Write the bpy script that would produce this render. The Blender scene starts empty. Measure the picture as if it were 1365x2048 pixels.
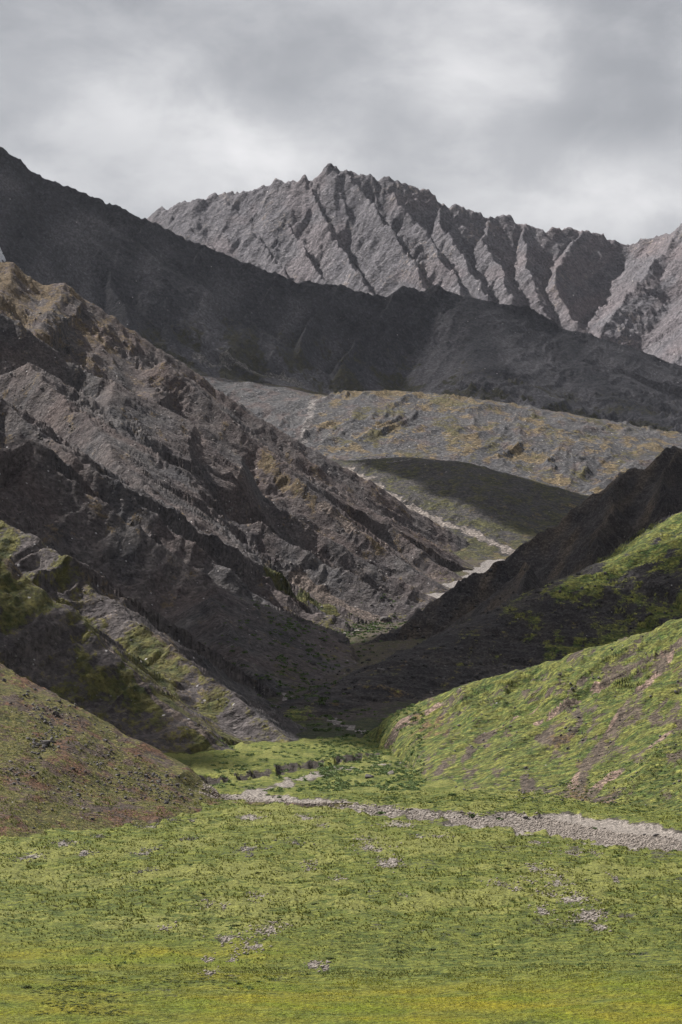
import bpy, math, random
import numpy as np

# ------------------------------------------------------------------ camera
FPX = 5210.0                      # focal length in photo pixels (photo is 1365 x 2048)
CAM_Z = 50.0
PITCH = math.radians(1.7)
scn = bpy.context.scene
cam_d = bpy.data.cameras.new("camera")
cam_d.sensor_fit = 'HORIZONTAL'
cam_d.sensor_width = 36.0
cam_d.lens = 36.0 * FPX / 1365.0
cam_d.clip_start = 1.0
cam_d.clip_end = 60000.0
cam = bpy.data.objects.new("camera", cam_d)
scn.collection.objects.link(cam)
cam.location = (0, 0, CAM_Z)
cam.rotation_euler = (math.radians(90) + PITCH, 0, 0)
scn.camera = cam

# ------------------------------------------------------------------ light
SUN_ELEV = math.radians(48)
SUN_DIR = np.array([0.82, -0.57])           # horizontal travel of the sunlight
SUN_DIR = SUN_DIR / np.linalg.norm(SUN_DIR)
ce, se = math.cos(SUN_ELEV), math.sin(SUN_ELEV)
L = np.array([SUN_DIR[0]*ce, SUN_DIR[1]*ce, -se])     # travel direction
sun_d = bpy.data.lights.new("sun", 'SUN')
sun_d.energy = 5.0
sun_d.angle = math.radians(0.53)
sun_d.color = (1.0, 0.96, 0.90)
sun = bpy.data.objects.new("sun", sun_d)
scn.collection.objects.link(sun)
from mathutils import Vector
sun.rotation_euler = Vector(L).to_track_quat('-Z', 'Y').to_euler()
sun.location = (-3000, 500, 3000)

scn.view_settings.view_transform = 'Standard'
scn.view_settings.look = 'None'
scn.view_settings.gamma = 1.0
scn.view_settings.exposure = 1.0
scn.view_settings.use_curve_mapping = False

class NT:
    """small node-tree writer"""
    def __init__(s, tree):
        s.t = tree; s.n = tree.nodes; s.l = tree.links; s.n.clear()
    def put(s, sock, v):
        if v is None: return
        if hasattr(v, 'links'): s.l.new(v, sock)
        elif isinstance(v, (tuple, list)) and len(v) == 3 and sock.type == 'RGBA': sock.default_value = (*v, 1)
        else: sock.default_value = v
    def node(s, kind, **kw):
        n = s.n.new(kind)
        for k, v in kw.items(): setattr(n, k, v)
        return n
    def math(s, op, a, b=None, c=None, clamp=False):
        n = s.node('ShaderNodeMath', operation=op, use_clamp=clamp)
        s.put(n.inputs[0], a); s.put(n.inputs[1], b); s.put(n.inputs[2], c)
        return n.outputs[0]
    def mix(s, f, a, b, blend='MIX'):
        n = s.node('ShaderNodeMix', data_type='RGBA', blend_type=blend)
        s.put(n.inputs[0], f); s.put(n.inputs[6], a); s.put(n.inputs[7], b)
        return n.outputs[2]
    def noise(s, vec, scale, detail=4, rough=0.55, dist=0.0, dims='3D'):
        n = s.node('ShaderNodeTexNoise', noise_dimensions=dims)
        s.put(n.inputs['Vector'], vec)
        n.inputs['Scale'].default_value = scale
        n.inputs['Detail'].default_value = detail
        n.inputs['Roughness'].default_value = rough
        n.inputs['Distortion'].default_value = dist
        return n.outputs['Fac']
    def vmul(s, vec, v):
        n = s.node('ShaderNodeVectorMath', operation='MULTIPLY')
        s.put(n.inputs[0], vec); n.inputs[1].default_value = v
        return n.outputs[0]
    def ramp(s, f, lo, hi, a=0.0, b=1.0, smooth=True):
        n = s.node('ShaderNodeMapRange', interpolation_type='SMOOTHSTEP' if smooth else 'LINEAR')
        s.put(n.inputs[0], f); s.put(n.inputs[1], lo); s.put(n.inputs[2], hi); s.put(n.inputs[3], a); s.put(n.inputs[4], b)
        return n.outputs[0]

# ------------------------------------------------------------------ sky
world = bpy.data.worlds.new("World")
scn.world = world
world.use_nodes = True
w = NT(world.node_tree)
out = w.node('ShaderNodeOutputWorld')
bg = w.node('ShaderNodeBackground'); bg.inputs['Strength'].default_value = 0.055
sky = w.node('ShaderNodeTexSky', sky_type='NISHITA')
sky.sun_disc = False
sky.sun_elevation = SUN_ELEV
sky.sun_rotation = math.atan2(-SUN_DIR[0], -SUN_DIR[1])
tc = w.node('ShaderNodeTexCoord')
D = tc.outputs['Generated']
st = w.vmul(D, (1.0, 1.0, 1.55))
n_big = w.noise(st, 7.0, 5, 0.5, 0.25)
n_mid = w.noise(st, 19.0, 8, 0.58, 0.25)
def blob(px, py, rx, ry):
    """soft bright bank of thinner cloud in a sky direction"""
    u = (px-682.5)/FPX; v = (1024-py)/FPX
    c, s_ = math.cos(PITCH), math.sin(PITCH)
    d = np.array([u, c - v*s_, s_ + v*c]); d /= np.linalg.norm(d)
    sub = w.node('ShaderNodeVectorMath', operation='SUBTRACT'); w.put(sub.inputs[0], D); sub.inputs[1].default_value = tuple(d)
    sc = w.vmul(sub.outputs[0], (FPX/rx, FPX/rx, FPX/ry))
    ln = w.node('ShaderNodeVectorMath', operation='LENGTH'); w.put(ln.inputs[0], sc)
    return w.ramp(ln.outputs['Value'], 1.0, 0.0)
bright = w.ramp(n_big, 0.25, 0.75)
b = w.math('MULTIPLY_ADD', bright, 0.42, 0.05)
b = w.math('MULTIPLY_ADD', w.ramp(n_mid, 0.3, 0.7), 0.36, b)
for (px, py, rx, ry, a) in ((930,160,400,240,.36),(560,290,300,150,.30),(1150,380,420,150,.34),(180,180,300,150,.16),(1000,20,300,90,.15),
                            (330,20,420,150,-.20),(740,60,120,170,-.08),(1320,60,240,160,-.10),(250,310,260,100,-.12),(1240,240,240,80,-.16),(640,190,200,60,-.08)):
    b = w.math('MULTIPLY_ADD', blob(px, py, rx, ry), a, b)
cr = w.node('ShaderNodeValToRGB')
w.put(cr.inputs[0], b)
e = cr.color_ramp.elements
e[0].position = 0.0; e[0].color = (3.0, 3.08, 3.3, 1)
e[1].position = 1.0; e[1].color = (7.9, 7.8, 7.9, 1)
m = e.new(0.45); m.color = (4.75, 4.78, 4.98, 1)
col = w.mix(0.95, sky.outputs[0], cr.outputs[0])
w.put(bg.inputs['Color'], col)
w.l.new(bg.outputs[0], out.inputs[0])

# ------------------------------------------------------------------ numeric helpers
_rng = np.random.default_rng(12345)
_ang = _rng.random(65536)*2*np.pi
_gc = np.cos(_ang).astype(np.float32); _gs = np.sin(_ang).astype(np.float32)
def noise2(x, y, seed=0):
    x = np.asarray(x, dtype=np.float64); y = np.asarray(y, dtype=np.float64)
    x, y = np.broadcast_arrays(x, y)
    x0 = np.floor(x); y0 = np.floor(y)
    fx = (x-x0).astype(np.float32); fy = (y-y0).astype(np.float32)
    ix = x0.astype(np.int32)+seed*37; iy = y0.astype(np.int32)+seed*91
    u = fx*fx*fx*(fx*(fx*6-15)+10); v = fy*fy*fy*(fy*(fy*6-15)+10)
    ax = (ix & 255) << 8; bx = ((ix+1) & 255) << 8; ay = iy & 255; by = (iy+1) & 255
    i = ax+ay; n00 = _gc[i]*fx+_gs[i]*fy
    i = bx+ay; n10 = _gc[i]*(fx-1)+_gs[i]*fy
    i = ax+by; n01 = _gc[i]*fx+_gs[i]*(fy-1)
    i = bx+by; n11 = _gc[i]*(fx-1)+_gs[i]*(fy-1)
    n0 = n00+u*(n10-n00); n1 = n01+u*(n11-n01)
    return (n0+v*(n1-n0))*1.5
def fbm(x, y, seed=0, octv=4, gain=0.5, lac=2.03):
    r = 0; a = 1.0
    for i in range(octv):
        r = r + a*noise2(x, y, seed+i*17); x = x*lac+5.3; y = y*lac-3.1; a *= gain
    return r
def ridged(x, y, seed=0, octv=4, gain=0.5, lac=2.07):
    r = 0; a = 1.0; w_ = 1.0
    for i in range(octv):
        n = 1-np.abs(noise2(x, y, seed+i*23))*1.7
        n = np.clip(n, 0, 1)**2
        r = r + a*n*w_; w_ = np.clip(n*1.6, 0, 1)
        x = x*lac+1.7; y = y*lac+9.2; a *= gain
    return r
def sstep(a, b_, x):
    t = np.clip((x-a)/(b_-a), 0, 1); return t*t*(3-2*t)
def smax(a, b_, k):
    h = np.clip(0.5+0.5*(a-b_)/k, 0, 1)
    return b_*(1-h)+a*h+k*h*(1-h)

def P(px, py, d):
    """the place at depth d (metres) that the photo shows at pixel px, py"""
    u = (px-682.5)/FPX; v = (1024-py)/FPX
    c, s_ = math.cos(PITCH), math.sin(PITCH)
    fy = c - v*s_; fz = s_ + v*c
    return (u/fy*d, d, CAM_Z + fz/fy*d)
def to_px(x, y, z):
    c, s_ = math.cos(PITCH), math.sin(PITCH)
    zz = z-CAM_Z
    f = y*c + zz*s_; up = -y*s_ + zz*c
    return 682.5+FPX*x/f, 1024-FPX*up/f

# valley floor -------------------------------------------------------
GY = np.array([0,   700, 860, 1000,1200,1500,1850,2250,2600,2900,3200,3450,3650,3850,4050,4500,6000,9000.])
GZ = np.array([0,   0,   0,   10,  17,  24,  28,  58,  87,  150, 200, 248, 312, 352, 380, 430, 520, 560.])
GX = np.array([0,   5,   13,  -26, -19, 0,   38,  107, 168, 71,  11,  -51, -42, -90, -196,-250,-300,-300.])
GS = np.array([0,   0,   .01, .06, .08, .08, .06, .06, .06, .08, .08, .08, .04, .03, .03, .04, .05, .05])
GR = np.array([0,   0,   .01, .06, .08, .08, .06, .05, .02, -.03,-.10,-.16,-.18,-.20,-.20,-.15,-.02, 0 ])
def flat(px, py):
    """point of the level meadow seen at px, py"""
    c, s_ = math.cos(PITCH), math.sin(PITCH)
    v = (1024-py)/FPX
    d = CAM_Z/(-(s_+v*c)/(c-v*s_))
    p = P(px, py, d); return (p[0], p[1])
def segdist(x, y, pts, vals=None):
    """distance to a polyline, running length, interpolated value"""
    best = np.full(np.shape(x), 1e18); tt = np.zeros(np.shape(x)); vv = np.zeros(np.shape(x)); sd = np.zeros(np.shape(x))
    acc = 0.0
    for i in range(len(pts)-1):
        ax, ay = pts[i][:2]; bx, by = pts[i+1][:2]
        dx, dy = bx-ax, by-ay; ln = math.hypot(dx, dy)+1e-9
        t = np.clip(((x-ax)*dx+(y-ay)*dy)/(ln*ln), 0, 1)
        ex = x-ax-t*dx; ey = y-ay-t*dy
        q = ex*ex+ey*ey
        m_ = q < best
        best = np.where(m_, q, best); tt = np.where(m_, acc+t*ln, tt)
        sd = np.where(m_, dx*ey-dy*ex, sd)
        if vals is not None: vv = np.where(m_, vals[i]+(vals[i+1]-vals[i])*t, vv)
        acc += ln
    return np.sqrt(best), tt, vv, np.sign(sd)

GRAVEL_PX = [(405,1592,7),(440,1586,9),(520,1592,9),(620,1603,7),(740,1617,7),(830,1627,8),(930,1634,10),(1000,1640,16),(1080,1643,24),(1150,1652,19),(1250,1668,13),(1365,1682,17),(1600,1705,18)]
GRAVEL = [flat(a, b_) for a, b_, c_ in GRAVEL_PX]
GRAVEL_W = [c_*1.22*(620/565.)**2*.62 for a, b_, c_ in GRAVEL_PX]
TERR = [flat(a, b_) for a, b_ in ((400,1566),(470,1560),(540,1552),(600,1540),(650,1531),(700,1521),(760,1505))]
BED2 = [flat(a, b_) for a, b_ in ((480,1585),(600,1560),(700,1535),(790,1530),(860,1510),(810,1490),(740,1480))]

def ground_macro(x, y):
    z = np.interp(y, GY, GZ)
    xc = np.interp(y, GY, GX); s_ = np.interp(y, GY, GS)
    sr = np.interp(y, GY, GR)
    dx = np.clip(x-xc, -1500, 900)
    z = z + np.where(dx < 0, s_, sr)*(np.sqrt(dx**2+100)-10)
    return z
def ground(x, y):
    z = ground_macro(x, y)
    z = z + 0.9*fbm(x/70, y/90, 3, 2)*sstep(400, 500, y+0*x) 
    z = z + 1.0*fbm(x/60, y/60, 9, 3)*(1-sstep(430, 520, y+0*x))
    # gravel bar is cut below the turf
    wob = 7*fbm(x/12, y/20, 31, 4)
    d, t, wv, sd = segdist(x, y, GRAVEL, GRAVEL_W)
    z = z - 1.1*(1-sstep(-2.5, 1.2, d+wob-wv))
    # terrace edge: the ground beyond it stands higher
    d2, t2, _, sd2 = segdist(x, y, TERR)
    dd = d2*sd2 + 3*fbm(x/9, y/12, 5, 3)
    up = sstep(-.55, .55, dd)*np.exp(-np.clip(dd, 0, 1e9)/60)
    inr = sstep(-46, -38, x)*(1-sstep(0, 14, x))*sstep(600, 640, y)*(1-sstep(840, 900, y))
    z = z + 1.4*up*inr*1.4
    return z

# ------------------------------------------------------------------ ridges
class Ridge:
    def __init__(s, pts, near=0.6, far=None, jag=3.0, jl=18.0, cliff=0.0, cw=12.0, flute=0.0, fl=30.0, skew=0.0, seed=0, round_=0.0, mode='near', reach=None):
        s.reach = reach
        s.mode = mode
        """pts: (px, py, depth[, near slope]) ; or world points given as ('w', x, y, z)"""
        s.p = []; s.near = []
        for q in pts:
            if q[0] == 'w': s.p.append(q[1:4]); s.near.append(near)
            else: s.p.append(P(*q[:3])); s.near.append(q[3] if len(q) > 3 else near)
        s.far = far; s.jag = jag; s.jl = jl; s.cliff = cliff; s.cw = cw
        s.flute = flute; s.fl = fl; s.skew = skew; s.seed = seed; s.round_ = round_
    def near_slope(s, nr, ey, d):
        if s.far is None: return nr
        w_ = np.clip(0.5+0.5*ey/(d+1.0), 0, 1)      # slopes differ between the near side and the far side
        return nr*(1-w_)+s.far*w_
    def fall(s, d, nr, ey, tp=1.0):
        z = -nr*(np.sqrt(d*d+s.round_**2)-s.round_ if s.round_ else d)
        if s.reach: z = z - 1.3*np.clip(d-s.reach, 0, None)
        if s.cliff:
            wn = sstep(-.3, .6, -ey/(d+1.0)) if s.far is not None else 1.0
            z = z - tp*s.cliff*wn*(1-np.exp(-(d/s.cw)**1.3))
        return z
    def z(s, x, y, detail=True):
        best = np.full(x.shape, 1e18); acc = 0.0
        t_ = h = nr = ys = z = 0
        for i in range(len(s.p)-1):
            ax, ay, az = s.p[i]; bx, by, bz = s.p[i+1]
            dx, dy = bx-ax, by-ay; l2 = dx*dx+dy*dy+1e-9; ln = math.sqrt(l2)
            ox = x-ax; oy = y-ay
            t = np.clip((ox*dx+oy*dy)/l2, 0, 1)
            ex = ox-t*dx; ey = oy-t*dy; q = ex*ex+ey*ey
            if s.mode == 'max':
                d = np.sqrt(q); n_ = s.near[i]+(s.near[i+1]-s.near[i])*t
                q = -(az+(bz-az)*t+s.fall(d, s.near_slope(n_, ey, d), ey))+1e6
            m_ = q < best
            best = np.where(m_, q, best); t_ = np.where(m_, acc+t*ln, t_); ys = np.where(m_, ey, ys)
            if s.mode == 'max': h = np.where(m_, d, h)
            acc += ln
        if s.mode == 'max': z = 1e6-best; d = h
        else:
            cum = np.concatenate([[0], np.cumsum([math.hypot(b_[0]-a_[0], b_[1]-a_[1]) for a_, b_ in zip(s.p[:-1], s.p[1:])])])
            d = np.sqrt(best); h = np.interp(t_, cum, [p[2] for p in s.p]); nr = np.interp(t_, cum, s.near)
            tp = sstep(-10, 110, h-s.p[-1][2]) if s.cliff > 10 and s.far is not None else 1.0    # cliffs die out towards the foot of a spur
            z = h+s.fall(d, s.near_slope(nr, ys, d), ys, tp)
        if detail and s.jag:
            tt = np.linspace(0, acc+1, int(acc/(s.jl*.08))+8)
            jt = s.jag*fbm(tt/s.jl, tt*0+s.seed*1.37, s.seed, 4, 0.5)
            z = z + np.interp(t_, tt, jt)*np.exp(-d/(s.jl*1.2))
        return z, d, t_

class Apron:
    """a broad hillside: crest line (photo pixels and depth) and the line where it meets the flat"""
    def __init__(s, crest, base, far=.35, flute=1.0, fl=20, skew=0, seed=0, power=1.25, left=True):
        s.left = left
        c = np.array([P(*q) for q in crest]); s.x = c[:, 0]; s.yc = c[:, 1]; s.h = c[:, 2]
        b_ = np.array(base); s.bx = b_[:, 0]; s.by = b_[:, 1]
        s.far = far; s.flute = flute; s.fl = fl; s.skew = skew; s.seed = seed; s.pw = power
    def z(s, x, y, detail=True):
        yc = np.interp(x, s.x, s.yc); h = np.interp(x, s.x, s.h); yb = np.interp(x, s.bx, s.by)
        if s.left: h = np.where(x < s.x[0], s.h[0]-.6*(s.x[0]-x), h)
        else: h = np.where(x > s.x[-1], s.h[-1]-.8*(x-s.x[-1]), h)
        h = h+.7*fbm(x/9, x*0+s.seed, s.seed, 3)
        t = (y-yb)/(yc-yb)
        z = np.where(t < 0, t*14.0, h*(1-(1-np.clip(t, 0, 1))**s.pw))
        z = z - s.far*np.sqrt(np.clip(y-yc, 0, None)**2+100) + s.far*10
        return z, np.abs(y-yc), x*1.0-y*.12

class Layer:
    def __init__(s, name, ridges, k=8.0, foot=8.0, warp=(8, 45), extra=None, sink=1.0, real_ground=False):
        s.real_ground = real_ground
        s.name = name; s.r = ridges; s.k = k; s.foot = foot; s.warp = warp; s.extra = extra; s.sink = sink
    def height(s, x, y, detail=True, want=False):
        wa, wl = s.warp
        xw = x + wa*fbm(x/wl, y/wl, 101, 3); yw = y + wa*fbm(x/wl, y/wl, 202, 3)
        z = None
        for k_, r in enumerate(s.r):
            zi, di, ti = r.z(xw, yw, detail)
            if z is None:
                z, dm, tw, z1, z2 = zi, di, ti, zi, zi-1e3
                fa = np.full(x.shape, float(r.flute)); fl = np.full(x.shape, float(r.fl)); sk = np.full(x.shape, float(r.skew)); dw = di
            else:
                z = smax(z, zi, s.k); dm = np.minimum(dm, di)
                m_ = zi > z1
                z2 = np.where(m_, z1, np.maximum(z2, zi)); z1 = np.where(m_, zi, z1)
                tw = np.where(m_, ti+k_*531.7, tw); dw = np.where(m_, di, dw)
                fa = np.where(m_, r.flute, fa); fl = np.where(m_, r.fl, fl); sk = np.where(m_, r.skew, sk)
        if detail and fa.max() > 0:
            q = tw+sk*dw+.35*fl*fbm(x/60, y/60, 4, 2)
            rr = ridged(q/fl, dw/(fl*5.0), 7, 4, .45)
            z = z + fa*(rr-.7)*sstep(0, 1, dw/(fl*.8))*np.exp(-dw/(fl*12))*sstep(0, 1, (z1-z2)/(fa+3))
        zr = z
        g = ground(x, y) if s.real_ground else ground_macro(x, y)
        if detail and s.extra is not None: z = s.extra(x, y, z, dm, g)
        z = smax(z, g-s.sink, s.foot)
        if want: return z, dm, zr-g
        return z

def rough(amp1, l1, amp2, l2, crest=60., strata=0.0, sl=9.0, ang=0.85, stretch=6.0, seed=0, fall=None, ribs=0.0, rl=12.0, patchy=(.12, .5), cmin=.35):
    """rock relief: outcrops near crests and in patches, ribs and runnels along the fall line, tilted beds, fine roughness"""
    def f(x, y, z, dm, g):
        above = sstep(2, 25, z-g)
        rock = np.exp(-dm/crest)
        patch = sstep(patchy[0], patchy[1], fbm(x/(l1*6), y/(l1*6)+z/(l1*5), seed+51, 4))
        rk = np.clip(0.06 + rock*0.6 + 0.9*patch, 0, 1.2)
        z0 = z
        cf = cmin+(1-cmin)*sstep(0, l1*1.2, dm)
        z = z + above*cf*rk*amp1*(ridged(x/l1, y/l1+z0/l1*.3, seed+61, 4, .45)-0.8)
        z = z + above*amp2*(.35+.65*rk)*fbm(x/l2, y/l2, seed+71, 3, 0.5)
        if fall is not None:
            fx, fy = fall; ln = math.hypot(fx, fy); fx /= ln; fy /= ln
            u = x*fx+y*fy; v = -x*fy+y*fx
            v = v+.5*rl*fbm(x/(rl*4), y/(rl*4), seed+90, 2)
            z = z + above*ribs*sstep(0, rl*1.6, dm)*(ridged(v/rl, u/(rl*6), seed+91, 4, .55)-.75)*(.45+.8*sstep(-.3, .4, fbm(x/(rl*7), y/(rl*7), seed+93, 2)))
        if strata:
            c, s_ = math.cos(ang), math.sin(ang)
            u = -x*s_ + z0*c; v = x*c + z0*s_ + y*.5
            z = z + above*cf*strata*rk*(ridged(u/sl+0.3*fbm(x/40, y/40, 8, 2), v/(sl*stretch), seed+81, 2)-0.7)
        return z
    return f

far_mountain = Layer("far_mountain", [
    Ridge([(-900,330,7000),(-400,380,6900),(100,470,6800),(280,436,6700),(330,415,6650),(400,398,6600),(440,386,6600),(530,368,6550),(600,350,6500),(640,345,6500),(672,324,6500),(690,332,6500),(740,350,6500),(800,362,6500),(850,380,6500),
           (890,402,6500),(940,420,6520),(985,428,6550),(1040,440,6600),(1085,452,6600),(1130,458,6650),(1170,455,6650),(1210,475,6700),(1260,484,6700),(1310,478,6650),(1365,450,6550),(1450,400,6400),(1700,300,6200),(2300,250,6000)],
          near=1.22, far=.7, jag=12, jl=42, cliff=26, cw=45, flute=9, fl=120, skew=.3, seed=1),
    Ridge([(330,417,6640),(400,470,6450),(480,545,6250),(540,640,6000)], near=1.22, jag=8, cliff=8, cw=16, flute=14, fl=40, seed=2),
    Ridge([(437,388,6600),(500,450,6450),(560,530,6250),(620,640,6000)], near=1.22, jag=8, cliff=8, cw=16, flute=14, fl=40, seed=3),
    Ridge([(530,370,6550),(560,420,6450),(600,480,6300),(650,560,6100),(700,650,5850)], near=1.22, jag=9, cliff=16, cw=22, flute=10, fl=50, seed=4),
    Ridge([(620,350,6500),(632,400,6420),(655,440,6330),(680,490,6230),(730,560,6060),(780,650,5850)], near=1.22, jag=9, cliff=16, cw=22, flute=10, fl=50, seed=5),
    Ridge([(690,332,6500),(735,395,6380),(785,460,6230),(825,520,6100),(860,590,5950),(900,680,5750)], near=1.22, jag=9, cliff=16, cw=22, flute=10, fl=50, seed=6),
    Ridge([(790,362,6500),(800,410,6400),(860,470,6250),(900,540,6100),(950,620,5900)], near=1.22, jag=8, cliff=8, cw=16, flute=16, fl=40, seed=7),
    Ridge([(890,402,6500),(878,440,6400),(925,510,6230),(980,600,6000),(1020,680,5850)], near=1.22, jag=8, cliff=8, cw=16, flute=16, fl=38, seed=8),
    Ridge([(985,430,6550),(965,480,6400),(1005,540,6230),(1030,620,6050)], near=1.22, jag=9, flute=14, fl=36, seed=9),
    Ridge([(1050,445,6600),(1050,510,6400),(1075,590,6200),(1120,680,6000)], near=1.22, jag=9, flute=12, fl=36, seed=10),
    Ridge([(1165,457,6650),(1125,510,6450),(1110,570,6280),(1150,640,6120)], near=1.22, jag=8, flute=10, fl=36, seed=11),
    Ridge([(1365,450,6550),(1310,530,6350),(1250,600,6150),(1190,680,5950)], near=.62, jag=6, cliff=4, flute=10, fl=50, seed=12),
    Ridge([(1600,400,6300),(1500,560,5900),(1400,690,5600)], near=.55, jag=6, flute=8, fl=50, seed=13),
    ], k=6, foot=60, warp=(9, 90), sink=18,
    extra=rough(7, 48, 2.0, 18, crest=50, strata=6, sl=30, ang=.95, stretch=6, seed=400, fall=(.25,-1), ribs=9, rl=40, patchy=(.0,.45), cmin=.7))

dark_mountain = Layer("dark_mountain", [
    Ridge([(-900,-250,3900),(-400,40,4000),(-150,190,4060),(0,292,4100),(60,335,4120),(110,363,4140),(200,396,4170),(280,432,4200),(340,456,4220),(410,490,4240),(480,522,4250),(560,546,4270),(600,562,4280),(640,566,4290),(686,570,4300),(725,584,4310),(780,588,4320),(812,571,4320),(840,584,4330),(878,567,4330),(925,592,4340),(1010,606,4350),(1060,613,4360),(1130,660,4360),(1190,684,4370),(1240,700,4380),(1300,735,4380),(1365,765,4390),(1600,870,4400),(2000,960,4400)],
          near=1.15, far=.7, jag=3.5, jl=26, cliff=12, cw=20, flute=6, fl=60, skew=-.5, seed=21),
    Ridge([(878,568,4330),(850,605,4290),(790,655,4200),(735,695,4120),(690,722,4060)], near=1.05, jag=4, cliff=10, cw=12, seed=22),
    Ridge([(812,572,4320),(775,615,4270),(720,670,4170),(680,720,4080)], near=1.05, jag=4, cliff=10, cw=12, seed=23),
    Ridge([(686,571,4300),(655,610,4250),(615,650,4160),(595,700,4060)], near=1.05, jag=5, cliff=11, cw=12, seed=24),
    Ridge([(560,547,4270),(530,590,4200),(490,640,4110),(480,690,4020)], near=1.0, jag=6, cliff=7, cw=8, flute=6, seed=25),
    Ridge([(410,491,4240),(370,550,4150),(345,600,4060),(330,650,3960)], near=1.0, jag=7, cliff=8, cw=9, flute=8, seed=26),
    Ridge([(300,440,4200),(240,500,4080),(220,560,3980),(260,640,3850)], near=1.0, jag=7, cliff=8, cw=9, flute=8, seed=27),
    Ridge([(110,363,4140),(60,440,4020),(20,520,3900),(60,600,3760)], near=.7, jag=7, cliff=8, cw=9, flute=9, seed=28),
    Ridge([(1130,660,4360),(1150,720,4230),(1230,790,4050),(1330,850,3900)], near=.42, jag=1, round_=60, seed=29),
    Ridge([(925,592,4340),(960,680,4200),(990,760,4000)], near=.48, jag=1, round_=60, seed=30),
    ], k=6, foot=40, warp=(6, 60), sink=11,
    extra=rough(5, 30, 1.0, 8, crest=40, strata=3, sl=14, ang=.95, stretch=6, seed=500, fall=(-.45,-1), ribs=7, rl=32))

bench_hill = Layer("bench_hill", [
    Ridge([(640,812,3560),(690,790,3560),(740,783,3570),(800,782,3580),(900,795,3580),(1000,814,3560),(1100,848,3520),(1180,874,3480),(1250,900,3440),(1300,925,3400),(1500,980,3350),(1900,1060,3300)],
          near=.26, far=.10, jag=1.0, jl=30, round_=50, seed=41, mode='max'),
    Ridge([(560,790,3620),(480,775,3680),(400,752,3760),(250,730,3800),(0,700,3800)], near=.30, far=.10, jag=1.0, round_=40, seed=42, mode='max'),
    ], k=20, foot=12, warp=(10, 70), sink=4,
    extra=rough(1.5, 30, .7, 7, crest=1, seed=600, fall=(-.3,-1), ribs=4.5, rl=38))
near_hill = Layer("dark_hill", [
    Ridge([(640,915,3050),(700,922,2990),(760,916,2960),(830,915,2940),(880,921,2920),(960,944,2890),(1070,975,2850),(1165,1000,2800),(1300,1050,2750),(1600,1150,2700)],
          near=.30, far=.35, jag=.8, jl=30, round_=35, seed=44, mode='max'),
    ], k=16, foot=12, warp=(8, 60), sink=4, extra=rough(1.2, 24, .6, 6, crest=1, seed=650, fall=(-.4,-1), ribs=1.5, rl=22))

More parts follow.
